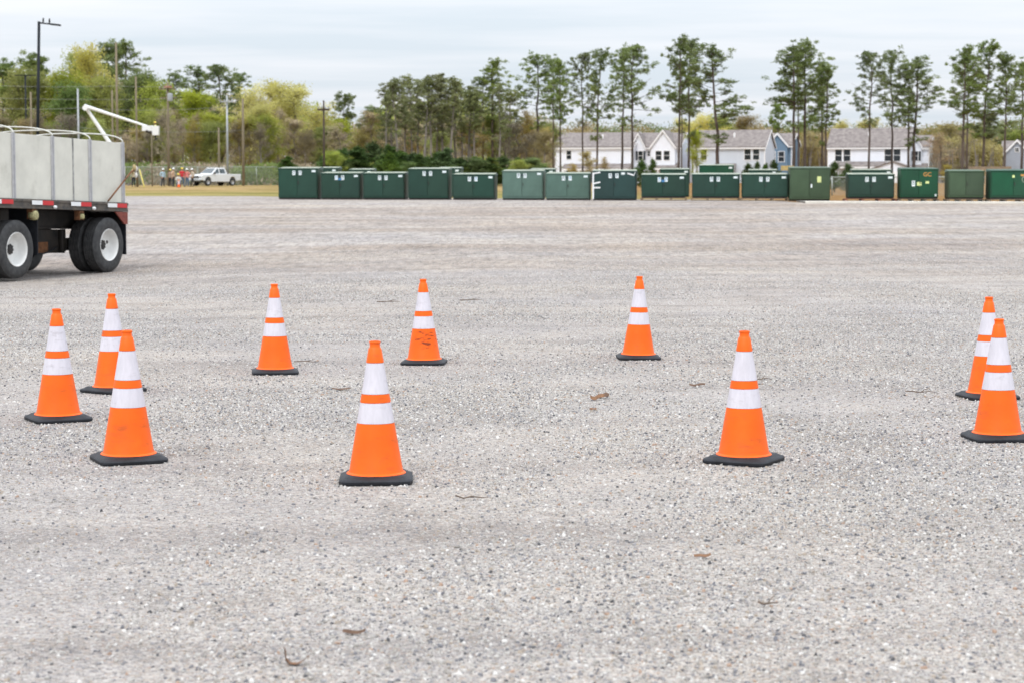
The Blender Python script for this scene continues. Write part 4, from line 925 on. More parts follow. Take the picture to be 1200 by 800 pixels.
for kind, px, yt, Y, w, look in [
    ('round', 6, 66, 275, 60, 'dark round pine'), ('olive', 28, 72, 262, 62, 'olive green leafy tree'), ('round', 48, 58, 285, 60, 'dark wide pine'), ('olive', 68, 74, 265, 58, 'low olive tree'),
    ('olive', 92, 52, 278, 48, 'light green tall tree'), ('spring', 105, 47, 270, 50, 'yellow green tall tree'), ('dense', 84, 92, 255, 50, 'dense dark tree'), ('round', 128, 44, 290, 62, 'tallest dark pine'),
    ('pine', 151, 44, 282, 46, 'tall airy pine'), ('olive', 124, 84, 258, 50, 'olive leafy tree'), ('dense', 162, 76, 268, 54, 'dense evergreen'), ('olive', 184, 86, 264, 46, 'rounded olive tree'), ('pine', 204, 80, 285, 34, 'round headed pine'),
    ('pine', 240, 76, 284, 46, 'wide crowned pine'), ('pine', 258, 74, 276, 56, 'broad tall pine'), ('pine', 279, 80, 282, 40, 'narrow pine'), ('olive', 228, 100, 262, 44, 'pale olive tree'), ('spring', 293, 96, 268, 46, 'yellow leafed tree'),
    ('spring', 322, 90, 272, 62, 'big yellow green tree'), ('spring', 348, 92, 266, 64, 'large yellow green tree'), ('spring', 372, 118, 262, 44, 'small yellow tree'), ('spring', 306, 116, 258, 40, 'shorter yellow tree'),
    ('round', 405, 106, 284, 34, 'lone round headed pine'), ('olive', 392, 136, 268, 50, 'olive tree'), ('dense', 378, 142, 274, 46, 'dark bushy tree'), ('pine', 432, 132, 290, 40, 'low dark pine'), ('rusty', 430, 148, 262, 40, 'rusty budding tree'),
    ('round', 445, 122, 288, 44, 'round dark pine'), ('olive', 176, 120, 256, 40, 'low olive tree'), ('olive', 248, 128, 256, 50, 'low olive tree'), ('rusty', 205, 122, 262, 36, 'rusty budding tree')]:
    tree(kind, px, yt, Y, auto(look, px), w, GL)
rg = random.Random(4)
for px, yt in ((452, 104), (460, 95), (467, 90), (475, 88), (483, 86), (490, 92), (497, 87), (505, 86), (512, 90), (519, 85), (527, 88), (534, 94), (542, 92), (549, 100), (556, 104), (585, 96), (596, 104)):
    tree('slim', px, yt, rg.uniform(238, 254), auto('slim grey trunked pine', px), rg.uniform(26, 34), GM)
for px, yt, w, v_ in ((577, 66, 50, 0), (566, 84, 34, 4)): tree('pine', px, yt, 268, auto('tall airy pine', px), w, GM, v_)
for i, px in enumerate(range(4, 646, 13)):
    px = px + rg.uniform(-4, 4); kd = ['bare', 'bare', 'rusty', 'bare', 'olive'][i % 5] if px < 600 else ['bare', 'rusty'][i % 2]
    tree(kd, px, rg.uniform(122, 156), rg.uniform(240, 262) if px < 440 or px > 600 else rg.uniform(264, 288), auto({'bare': 'leafless grey brown tree', 'rusty': 'low brownish budding tree', 'olive': 'small olive tree'}[kd], px), rg.uniform(28, 44), GB)
tree('rusty', 622, 130, 300, 'orange brown oak left of the long white house', 58, GL); tree('olive', 638, 140, 310, 'yellow olive tree beside the long white house', 40, GL); tree('dense', 602, 140, 300, 'dark tree behind the orange brown oak', 40, GL)
PN = [(630, 58, 255, 46, 4), (648, 62, 262, 32, 1), (657, 66, 250, 34, 0), (683, 60, 258, 38, 3), (699, 54, 245, 44, 5), (729, 50, 262, 38, 4), (741, 50, 250, 54, 3), (795, 38, 250, 46, 0), (798.5, 66, 270, 26, 1), (807, 42, 258, 46, 5), (841, 50, 240, 60, 2),
      (930, 46, 252, 56, 1), (935.5, 60, 268, 30, 4), (943, 43, 255, 52, 0), (963, 66, 262, 36, 4), (967, 74, 250, 40, 5), (1017.5, 58, 242, 48, 3), (1045, 52, 256, 38, 4), (1064, 68, 258, 42, 1), (1070, 64, 252, 50, 2), (1127, 50, 246, 50, 0), (1132.5, 62, 264, 34, 4), (1151, 45, 250, 52, 5), (1177, 62, 250, 50, 3), (1197, 66, 266, 46, 1), (1222, 60, 255, 50, 2)]
PL = ['tall pine leaning in beside the left end of the long white house', 'thin pine crossing the left wall of the long white house', 'pine just right of the thin one at the long white house', 'pine in front of the middle of the long white house', 'thick trunked pine in front of the long white house', 'slender pine at the right end of the long white house',
      'pine right beside the slender one between the two white houses', 'tallest pine left of the light grey house with a full crown', 'short crowned pine tucked behind the tallest middle pine', 'pine at the left wall corner of the light grey house', 'stout pine standing before the light grey house',
      'left pine of the cluster by the blue house', 'low crowned pine hidden inside the blue house cluster', 'highest pine of the cluster right of the blue house', 'thin pine at the right of the blue house cluster', 'pine with low foliage left of the wide white house', 'thick dark trunked pine before the wide white house',
      'slim pine before the right half of the wide white house', 'leaning pine at the gap between wide and narrow white houses', 'pine before the narrow white gabled house', 'left pine of the group near the slate grey house', 'thin short pine behind the left pine of that right group', 'highest pine left of the slate grey house', 'pine directly before the slate grey house', 'airy pine at the right picture edge', 'pine whose crown edge just enters at the right picture edge']
for (px, yt, Y, w, v_), lab in zip(PN, PL): tree('pine', px, yt, Y, lab, w, GP, v_)
for px, yt, Y, w, lab in ((911, 118, 430, 26, 'small dark pine behind the roof of the blue house'), (949, 132, 425, 30, 'small dark pine between blue and wide white houses'), (1155, 128, 410, 40, 'middling dark pine left of the slate grey house')):
    tree('round', px, yt, Y, lab, w, GR)
for kind, px, yt, Y, w, lab in (('spring', 805, 136, 420, 30, 'yellow tree above the gap between white and grey houses'), ('spring', 826, 130, 415, 34, 'yellow tree behind the left roof end of the grey house'), ('olive', 848, 128, 425, 36, 'olive tree behind the roof middle of the grey house'), ('rusty', 874, 132, 415, 40, 'rust coloured tree behind the right roof of the grey house'),
    ('spring', 985, 138, 430, 30, 'yellow tree behind the left roof of the wide white house'), ('spring', 1012, 136, 425, 34, 'pale yellow tree behind the middle roof of the wide white house'), ('rusty', 1090, 146, 400, 44, 'brown budding tree right of the narrow white house'), ('rusty', 1112, 142, 380, 48, 'large brown budding tree in the gap left of the slate house'), ('bare', 1100, 152, 330, 40, 'grey leafless tree right of the narrow white house'),
    ('bare', 1130, 150, 340, 40, 'grey leafless tree left of the slate grey house'), ('olive', 816, 150, 350, 22, 'thin olive tree between the white and the grey house'), ('olive', 1190, 150, 410, 44, 'olive tree behind the slate grey roof'), ('rusty', 948, 150, 395, 40, 'brown tree in the gap right of the blue house')):
    tree(kind, px, yt, Y, lab, w, GR)
for px, yt, Y, w in ((338, 182, 215, 20), (390, 178, 205, 30), (404, 172, 210, 28), (420, 170, 206, 30), (438, 164, 212, 30), (455, 168, 204, 30), (470, 176, 210, 28), (484, 178, 206, 26), (500, 182, 214, 24), (524, 172, 208, 26), (540, 184, 204, 30), (556, 182, 212, 28), (574, 184, 206, 28), (590, 182, 210, 28), (606, 184, 204, 26), (622, 188, 208, 24)):
    tree('sapling', px, yt, Y, auto('bright green young pine', px), w * 1.25, GS)
for i, px in enumerate(range(384, 640, 9)):
    px += rg.uniform(-3, 3); kd = ('sapling', 'olive', 'sapling', 'dense')[i % 4]; tree(kd, px, rg.uniform(174, 190) + (6 if px > 520 else 0), rg.uniform(196, 222), auto({'sapling': 'low young pine', 'olive': 'low olive bush', 'dense': 'low dark green bush'}[kd], px), rg.uniform(22, 34), GS)
for px, yt, Y, w in ((752, 186, 150, 20), (764, 184, 152, 14), (876, 190, 140, 16), (887, 188, 142, 12), (898, 190, 140, 14), (907, 186, 140, 14), (978, 188, 140, 18), (992, 190, 138, 20)):
    tree('sapling', px, yt, Y, auto('small dark green young pine', px), w, GS)
for px, yt, Y, w, lab in ((688, 176, 190, 22, 'scrawny brown sapling in front of the long white house'), (708, 182, 188, 14, 'thin brown sapling right of the thick trunked pine'), (1110, 192, 130, 14, 'low scrubby bush between bright green and plain olive cabinets'), (672, 190, 180, 18, 'low brown scrub above the faded cabinets')):
    tree('rusty', px, yt, Y, lab, w, 'scrub behind the cabinets')
# far woods that read as one mass
def wood(name, px0, px1, Y0, Y1, ytop_f, n, mats, seed, trunks):
    rng = np.random.default_rng(seed); px = rng.uniform(px0, px1, n); Y = rng.uniform(Y0, Y1, n)
    x = (px - 600) / FPX * Y; g = terr(x, Y); top = EYE + (218 - ytop_f(px)) / FPX * Y; cl = vnoise(x + 400, Y, seed, .22) * .6 + vnoise(x + 400, Y * 2, seed + 1, .7) * .4
    hh = (top - g) * (.72 + .42 * cl); z = g + hh * rng.random(n) ** .75; c = np.stack([x, Y, z], 1); v, f = tri_cloud(rng, c, rng.uniform(.2, .5, n), rng.uniform(.07, .15, n))
    mi = (vnoise(x + 400, z, seed + 5, .3) + rng.normal(size=n) * .15 > .5).astype(int); me1 = npmesh(name, v, f, [M[k] for k in mats], mi)
    o = link(name, me1); o['kind'] = 'stuff'
    # stems join the same mass
    segs = []
    for i in range(trunks):
        p_ = rng.uniform(px0, px1); Yt = rng.uniform(Y0 - 8, Y1); xt_ = (p_ - 600) / FPX * Yt; gg = T(xt_, Yt); tt = (EYE + (218 - float(ytop_f(p_))) / FPX * Yt - gg) * rng.uniform(.6, 1.0)
        segs.append((np.array([[xt_, Yt, gg], [xt_ + rng.normal() * .3, Yt, gg + tt * .5], [xt_ + rng.normal() * .5, Yt, gg + tt]]), [rng.uniform(.08, .18), .09, .03]))
    tv, tf = tubes(segs, 5); bm = bmesh.new(); bm.from_mesh(me1); vv = [bm.verts.new(q) for q in tv]
    for q in tf:
        fc = bm.faces.new([vv[k] for k in q]); fc.material_index = 2
    bm.to_mesh(me1); bm.free(); return o
M['greybark2'] = M['greybark']
wood('distant_wood', -80, 648, 292, 345, lambda p: np.interp(p, [-80, 0, 160, 225, 300, 372, 395, 430, 452, 560, 600, 648], [84, 84, 92, 112, 112, 124, 146, 146, 120, 118, 140, 158]), 110000, ['bud', 'olive', 'greybark'], 7, 420)
wood('distant_wood', 590, 1290, 430, 490, lambda p: np.interp(p, [590, 650, 700, 780, 860, 960, 1080, 1180, 1290], [146, 148, 143, 148, 142, 150, 150, 142, 144]), 170000, ['dense', 'rustbud', 'greybark'], 9, 160)
wood('roadside_scrub', -60, 640, 222, 240, lambda p: np.interp(p, [-60, 300, 640], [190, 192, 190]), 26000, ['dense', 'bud', 'greybark'], 15, 30)
wood('roadside_scrub', 1092, 1172, 345, 375, lambda p: np.interp(p, [1092, 1130, 1172], [170, 160, 170]), 22000, ['bud', 'rustbud', 'greybark'], 16, 90)
wood('roadside_scrub', 932, 969, 395, 420, lambda p: p * 0 + 158, 9000, ['bud', 'rustbud', 'greybark'], 18, 40)

# ------------------------------------------------------------------ poles, wires, lamp posts
def pole(px, yt, Y, r, m, label, name='utility_pole', cross=None, extra=None, lean=0):
    b = foot(px, Y); h = at(px, yt, Y).z - b.z; root = empty(name, b, 0, label, 'utility pole' if name == 'utility_pole' else 'lamp post', 'utility poles of the training yard' if name == 'utility_pole' else 'lamp posts')
    q = MB(); r *= .78; q.tube([(0, 0, -.1), (lean * h * .5, 0, h * .5), (lean * h, 0, h)], [r, r * .85, r * .7], 12); q.build('pole', M[m], root, smooth=True)
    if cross:
        q = MB(); q.box(-cross / 2, cross / 2, -r - .12, -r * .8, h - .75, h - .63); q.box(-cross / 2 + .1, cross / 2 - .1, r * .8, r + .1, h - 1.65, h - 1.53) if extra else None; q.build('crossarm', M[m], root)
        for s in (-.45, -.15, .15, .45):
            q = MB(); q.lathe([(.02, -.06), (.06, -.04), (.04, 0), (.06, .04), (.03, .12), (.001, .13)], 10, 'z', (s * cross, -r - .06, h - .56)); q.build('insulator', M['steel'], root, smooth=True)
    if extra == 'transformer':
        q = MB(); q.lathe([(.001, 0), (.26, .02), (.28, .1), (.28, .75), (.24, .85), (.001, .88)], 18, 'z', (.30, -.35, h - 2.0)); q.build('transformer', mat('grey tank', (.30, .32, .34), .5), root, smooth=True)
        q = MB(); q.box(-.35, .45, -.45, .2, h - .56, h - .36); q.build('covered_switch', mat('rust pink cover', (.36, .19, .13), .7, var=.3), root)
    return root
pole(38, 108, 205, .17, 'treated', 'tan wooden pole just left of the black lamp post')
pole(93, 104, 192, .15, 'steel', 'grey steel pole left of the lift boom elbow')
pole(133, 106, 196, .14, 'treated', 'shorter tan pole right beside the tallest one')
pole(138.5, 50, 205, .19, 'treated', 'tallest tan utility pole rising above the wood')
pole(161, 90, 195, .15, 'treated', 'slim brown pole with yellow guy guard at its foot')
pole(198, 97, 212, .20, 'treated', 'pole with crossarm, transformer and reddish cover at its top', cross=1.8, extra='transformer')
pole(267, 112, 216, .17, 'steel', 'pale grey pole above the pickup bed', cross=1.4)
pole(285.5, 116, 212, .20, 'treated', 'tan pole right of the white pickup')
pole(257, 150, 214, .16, 'treated', 'short tan post above the pickup cab')
pole(178.5, 158, 200, .09, 'treated', 'thin short pole below the lift bucket')
pole(380, 118, 150, .11, 'darkpole', 'dark brown pole behind the second green cabinet', cross=.9)
def wire(pts, label, r=.013):
    q = MB(); q.tube(pts, r, 6); o = q.build('power_line', mat('wire', (.30, .31, .30), .5), smooth=True); tag(o, label, 'wire', 'overhead wires'); return o
def sag(a, b, d=.5, n=14): return [tuple(Vector(a).lerp(Vector(b), t / n) - Vector((0, 0, d * 4 * (t / n) * (1 - t / n)))) for t in range(n + 1)]
wire(sag(at(-60, 98, 205), at(138, 101, 204.8), .2) + sag(at(138, 101, 204.8), at(198, 101, 211.6), .1)[1:], 'highest wire running across the left wood')
wire(sag(at(-60, 113, 205), at(198, 116, 211.6), .2), 'second highest wire crossing the left wood')
wire(sag(at(-60, 124, 200), at(93, 127, 191.8), .2) + sag(at(93, 127, 191.8), at(267, 125, 215.7), .3)[1:], 'middle wire through the steel pole to the pale grey pole')
wire(sag(at(93, 150, 191.8), at(285, 153, 211.8), .3), 'lowest wire crossing above the hard hats and pickup')
# yellow guy guard
a = foot(169, 192); q = MB(); q.tube([a + Vector((0, 0, 0)), a.lerp(at(163.5, 199, 194.5), .5), at(163.5, 199, 194.5)], .06, 10); o = q.build('guy_guard', mat('yellow plastic', (.60, .50, .10), .5), smooth=True); tag(o, 'yellow slanted guard on the guy wire beside the slim pole', 'guy guard')
# black lamp post
b = foot(43.3, 130); top = at(45.7, 25.5, 130); h = top.z - b.z
lp = empty('lamp_post', b, 0, 'tall black lamp post with long arm behind the trailer', 'lamp post', 'lamp posts')
q = MB(); q.tube([(0, 0, 0), ((top.x - b.x) * .5, 0, h * .5), (top.x - b.x, 0, h)], [.115, .105, .095], 12); q.build('pole', M['lamp_black'], lp, smooth=True)
q = MB(); q.box(-.2, .2, -.2, .2, 0, .25); q.build('base_box', M['concrete'], lp)
tx = top.x - b.x; e = at(71, 30, 130) - b; s0 = at(45.7, 27, 130) - b
q = MB(); q.tube([s0, s0.lerp(e, .55)], .05, 10); q.build('arm', M['lamp_black'], lp, smooth=True)
def slab(mb, p, q_, hw, ht):
    d = (q_ - p).normalized(); n = Vector((0, 1, 0)); u_ = d.cross(n).normalized()
    vs = [P_ + n * a * hw + u_ * c * ht for P_ in (p, q_) for a in (-1, 1) for c in (-1, 1)]; mb.add(vs, [(0, 1, 3, 2), (4, 6, 7, 5), (0, 4, 5, 1), (2, 3, 7, 6), (0, 2, 6, 4), (1, 5, 7, 3)])
q = MB(); slab(q, s0.lerp(e, .52), e, .17, .055); q.build('lamp_head', M['lamp_black'], lp, bevel=.02)
def bird(px, py, label):
    c = at(px, py, 130); q = MB()
    q.lathe([(.001, -.10), (.035, -.08), (.065, -.02), (.07, .04), (.05, .10), (.042, .13), (.048, .16), (.03, .20), (.001, .21)], 12, 'z'); q.tube([(.045, 0, .165), (.10, 0, .155)], [.012, .002], 6)
    q.tube([(-.03, 0, -.07), (-.09, 0, -.17)], [.03, .012], 6); q.tube([(0, .02, -.09), (0, .02, -.14)], .006, 5); q.tube([(0, -.02, -.09), (0, -.02, -.14)], .006, 5)
    o = q.build('bird', mat('dark feathers', (.05, .05, .055), .8), smooth=True); o.location = c + Vector((0, 0, .04)); tag(o, label, 'bird', 'birds on the lamp arm')
bird(50.7, 25.6, 'dark bird perched on the lamp arm nearer the post'); bird(58, 26.4, 'dark bird perched on the middle of the lamp arm')
b = foot(32, 250); h = at(32, 88, 250).z - b.z; lp = empty('lamp_post', b, 0, 'thinner distant lamp post with two arms left of the tall one', 'lamp post', 'lamp posts')
q = MB(); q.tube([(0, 0, 0), (0, 0, h)], [.13, .10], 10); q.build('pole', M['lamp_black'], lp, smooth=True)
for s in (-1, 1):
    q = MB(); q.box(min(0, s * 1.3), max(0, s * 1.3), -.12, .12, h - .12, h - .02); q.build('lamp_head', M['lamp_black'], lp)

# ------------------------------------------------------------------ chain link fences
def fence(px0, px1, Y0, Y1, ytop, label, step, wires=True):
    a, b = foot(px0, Y0), foot(px1, Y1); n = max(2, round((b - a).length / step)); zt = at(px0, ytop, Y0).z; H = zt - a.z
    root = empty('chain_link_fence', a, 0, label, 'fence'); gm = M['fence_wire']
    for i in range(n + 1):
        p = a.lerp(b, i / n); p.z = T(p.x, p.y); q = MB(); q.tube([p - a, p - a + Vector((0, 0, H + .05))], .04, 8); q.build('post', gm, root, smooth=True)
    q = MB(); q.tube([Vector((0, 0, H)), b - a + Vector((0, 0, H))], .032, 8); q.build('top_rail', gm, root, smooth=True)
    q = MB(); Lf = (b - a).length; d = (b - a) / Lf; s = .16; k = int(Lf / s); r = .0055
    for i in range(k):
        for sg in (1, -1):
            p0 = d * (i * s); p1 = d * min(max(i * s + sg * H * .9, 0), Lf); L2 = abs((p1 - p0).length) / (H * .9); z0, z1 = .03, .03 + (H - .05) * L2
            if L2 < .05: continue
            y_ = sg * .006
            q.add([p0 + Vector((-r * 1.4, y_, z0)), p0 + Vector((r * 1.4, y_, z0)), p1 + Vector((r * 1.4, y_, z1)), p1 + Vector((-r * 1.4, y_, z1)), p0 + Vector((-r * 1.4, y_ + r, z0)), p0 + Vector((r * 1.4, y_ + r, z0)), p1 + Vector((r * 1.4, y_ + r, z1)), p1 + Vector((-r * 1.4, y_ + r, z1))], [(0, 1, 2, 3), (4, 7, 6, 5), (0, 3, 7, 4), (1, 5, 6, 2)])
    q.build('wire_mesh', gm, root); return root
M['fence_wire'] = mat('galvanised fence wire', (.34, .37, .34), .5, .3)
fence(60, 335, 216, 216, 196, 'long chain link fence behind the pickup and the people', 3.2)
fence(975, 1215, 118, 112, 208, 'low chain link fence showing between the right cabinets', 2.6)

# ------------------------------------------------------------------ pickup
def pickup(loc, rz):
    root = empty('pickup_truck', loc, rz, 'white crew cab pickup parked on the dry grass', 'pickup truck')
    white = mat('white car paint', (.74, .76, .78), .25)
    def arch(cx, r, z): return [(cx + r * math.cos(t), z + r * math.sin(t)) for t in [math.pi * k / 8 for k in range(9)]]
    # x forward; front axle +1.85, rear axle -1.75
    prof = [(-2.95, .62), (-2.95, 1.22), (-.95, 1.24), (-.95, 1.25), (1.15, 1.27), (1.45, 1.25), (2.70, 1.14), (2.88, 1.02), (2.90, .66)] + arch(1.85, .47, .46) [:] + arch(-1.75, .47, .46)
    prof = [(-2.95, .60), (-2.95, 1.24), (1.2, 1.27), (2.68, 1.15), (2.86, 1.02), (2.90, .62)] + [(2.34, .5)] + arch(1.85, .46, .50)[1:-1] + [(1.36, .42), (-1.26, .42)] + arch(-1.75, .46, .50)[1:-1] + [(-2.24, .5)]
    q = MB(); q.prism(prof, -.98, .98); q.build('body', white, root, bevel=.04)
    # cab
    q = MB(); bot = [(1.28, -.93), (1.28, .93), (-1.0, .93), (-1.0, -.93)]; topp = [(.42, -.74), (.42, .74), (-.80, .74), (-.80, -.74)]
    q.add([(x, y, 1.255) for x, y in bot] + [(x, y, 1.90) for x, y in topp], [(0, 1, 2, 3), (4, 7, 6, 5), (0, 4, 5, 1), (1, 5, 6, 2), (2, 6, 7, 3), (3, 7, 4, 0)]); q.build('cab', white, root, bevel=.05)
    def pane(name, quad, off):
        n = (Vector(quad[1]) - Vector(quad[0])).cross(Vector(quad[2]) - Vector(quad[0])).normalized() * off; q = MB()
        q.add([Vector(p) + n for p in quad] + [Vector(p) - n * .3 for p in quad], [(0, 1, 2, 3), (7, 6, 5, 4), (0, 4, 5, 1), (1, 5, 6, 2), (2, 6, 7, 3), (3, 7, 4, 0)]); q.build(name, M['carglass'], root)
    pane('windscreen', [(1.19, -.80, 1.32), (1.19, .80, 1.32), (.50, .67, 1.84), (.50, -.67, 1.84)], .012)
    for s in (-1, 1):
        for x0, x1, x2, x3 in ((.98, .22, .22, .46), (.08, -.74, -.66, .08)):
            yb, yt = .915 * s, .77 * s
            quad = [(x0, yb, 1.31), (x1, yb, 1.31), (x2, yt, 1.80), (x3, yt, 1.80)]
            if s > 0: pane('side_window', quad, -.012) if False else pane('side_window', quad[::-1], .012)
            else: pane('side_window', quad, .012)
    q = MB(); q.box(2.885, 2.925, -.62, .62, .80, 1.05); g_ = q.build('grille', M['black'], root)
    q = MB(); q.box(2.926, 2.935, -.60, .60, .90, .94); q.build('grille_bar', M['steel'], g_)
    for s in (-1, 1):
        q = MB(); q.box(2.80, 2.90, s * .80 - .16, s * .80 + .16, .80, 1.04); q.build('headlight', M['alu'], root, bevel=.03)
        q = MB(); q.box(.95, 1.12, s * 1.06 - .10, s * 1.06 + .10, 1.25, 1.45); q.build('mirror', M['black'], root, bevel=.03)
    q = MB(); q.box(2.87, 3.03, -.97, .97, .50, .70); q.build('bumper', M['steel'], root, bevel=.04)
    q = MB(); q.box(-3.08, -2.955, -.95, .95, .55, .70); q.build('bumper', M['steel'], root, bevel=.03)
    for ax in (1.85, -1.75):
        for s in (-1, 1):
            g = bpy.data.objects.new('wheel', None); COL.objects.link(g); g.parent = root; g.location = (ax, s * .97, .40); g.rotation_euler = (0, 0, 0 if s < 0 else math.pi)
            q = MB(); q.lathe([(.22, .02), (.30, -.005), (.37, .0), (.40, .03), (.40, .22), (.37, .25), (.22, .25), (.22, .02)], 28, 'y'); q.build('tyre', M['tyre'], g, smooth=True)
            q = MB(); q.lathe([(.225, .02), (.20, .03), (.17, .07), (.05, .05), (.001, .04)], 20, 'y'); q.build('rim', M['alu'], g, smooth=True)
    q = MB(); q.box(-2.5, 2.3, -.6, .6, .36, .60); q.build('underbody', M['black'], root)
    return root
M['carglass'] = mat('car glass', (.05, .07, .08), .08, spec=.8)
a = foot(251.5, 212); pickup(a, math.atan2(-math.cos(R(37)), -math.sin(R(37))))

# ------------------------------------------------------------------ bucket truck (its body stands behind the trailer)
a = foot(143, 190); bt = empty('bucket_truck', a, 0, 'white bucket truck behind the trailer with its folded boom raised', 'bucket truck')
def rel(p): return Vector(p) - a
wp = mat('white boom paint', (.74, .76, .78), .35, var=.05)
q = MB(); q.box(-7.4, .15, -1.1, 1.1, .75, 1.05); q.build('chassis', M['black'], bt)
q = MB(); q.box(-4.8, .1, -1.2, 1.2, 1.052, 2.0); q.build('utility_body', wp, bt, bevel=.03)
q = MB(); q.prism([(-7.4, 1.06), (-7.5, 1.6), (-6.6, 1.75), (-6.3, 2.5), (-4.9, 2.5), (-4.9, 1.06)], -1.1, 1.1); cb = q.build('cab', wp, bt, bevel=.05)
q = MB(); q.box(-6.15, -5.3, -1.115, -1.102, 1.75, 2.35); q.build('side_window', M['carglass'], cb)
for x in (-6.4, -1.2):
    for s in (-1, 1):
        q = MB(); q.lathe([(.001, -.02), (.25, .02), (.3, -.01), (.45, 0), (.48, .04), (.48, .24), (.3, .28), (.001, .28)], 24, 'y'); w_ = q.build('wheel', M['tyre'], bt, smooth=True); w_.location = (x, s * 1.1, .48); w_.rotation_euler = (0, 0, 0 if s < 0 else math.pi)
q = MB(); q.lathe([(.001, 2.0), (.34, 2.002), (.32, 2.5), (.24, 2.55), (.24, 3.3), (.001, 3.35)], 20, c=(-.32, 0, 0)); q.build('turret', wp, bt, smooth=True, auto=True)
el_ = rel(at(101, 127, 190)); pv = Vector((-.3, -.05, 3.0)); sh = Vector((0, -.28, 0))
q = MB(); q.tube([pv, pv.lerp(el_, .5), el_], [.21, .18, .155], 8); q.build('lower_boom', wp, bt)
q = MB(); q.tube([el_ + Vector((0, .25, 0)), el_ + Vector((0, -.55, 0))], .25, 14); q.build('elbow', wp, bt, smooth=True, auto=True)
tip = rel(at(176, 149.5, 190)) + sh; e2 = rel(at(99.5, 124.5, 190)) + sh
q = MB(); q.tube([e2, e2.lerp(tip, .5), tip], [.17, .135, .10], 8); q.box(tip.x - .7, tip.x + .35, tip.y - .16, tip.y + .16, tip.z - .35, tip.z + .15, 0); q.build('upper_boom', wp, bt)
q = MB(); q.tube([tip + Vector((-.35, -.1, -.35)), tip + Vector((.2, 0, -.55))], .14, 8); q.build('winch', M['black'], bt)
bc = rel(at(183.2, 159, 190)) + sh; bh = rel(at(183.2, 148.2, 190)).z - bc.z
q = MB(); s_ = .33
q.add([(bc.x + sx * s_ * k, bc.y + sy * s_ * k, bc.z + z) for z, k in ((0, .88), (bh, 1), (bh, .88), (.06, .78)) for sx, sy in ((-1, -1), (1, -1), (1, 1), (-1, 1))],
      [(0, 1, 2, 3)] + [(i * 4 + j, i * 4 + (j + 1) % 4, (i + 1) * 4 + (j + 1) % 4, (i + 1) * 4 + j) for i in range(3) for j in range(4)] + [(12, 13, 14, 15)])
q.build('bucket', wp, bt, bevel=.02)

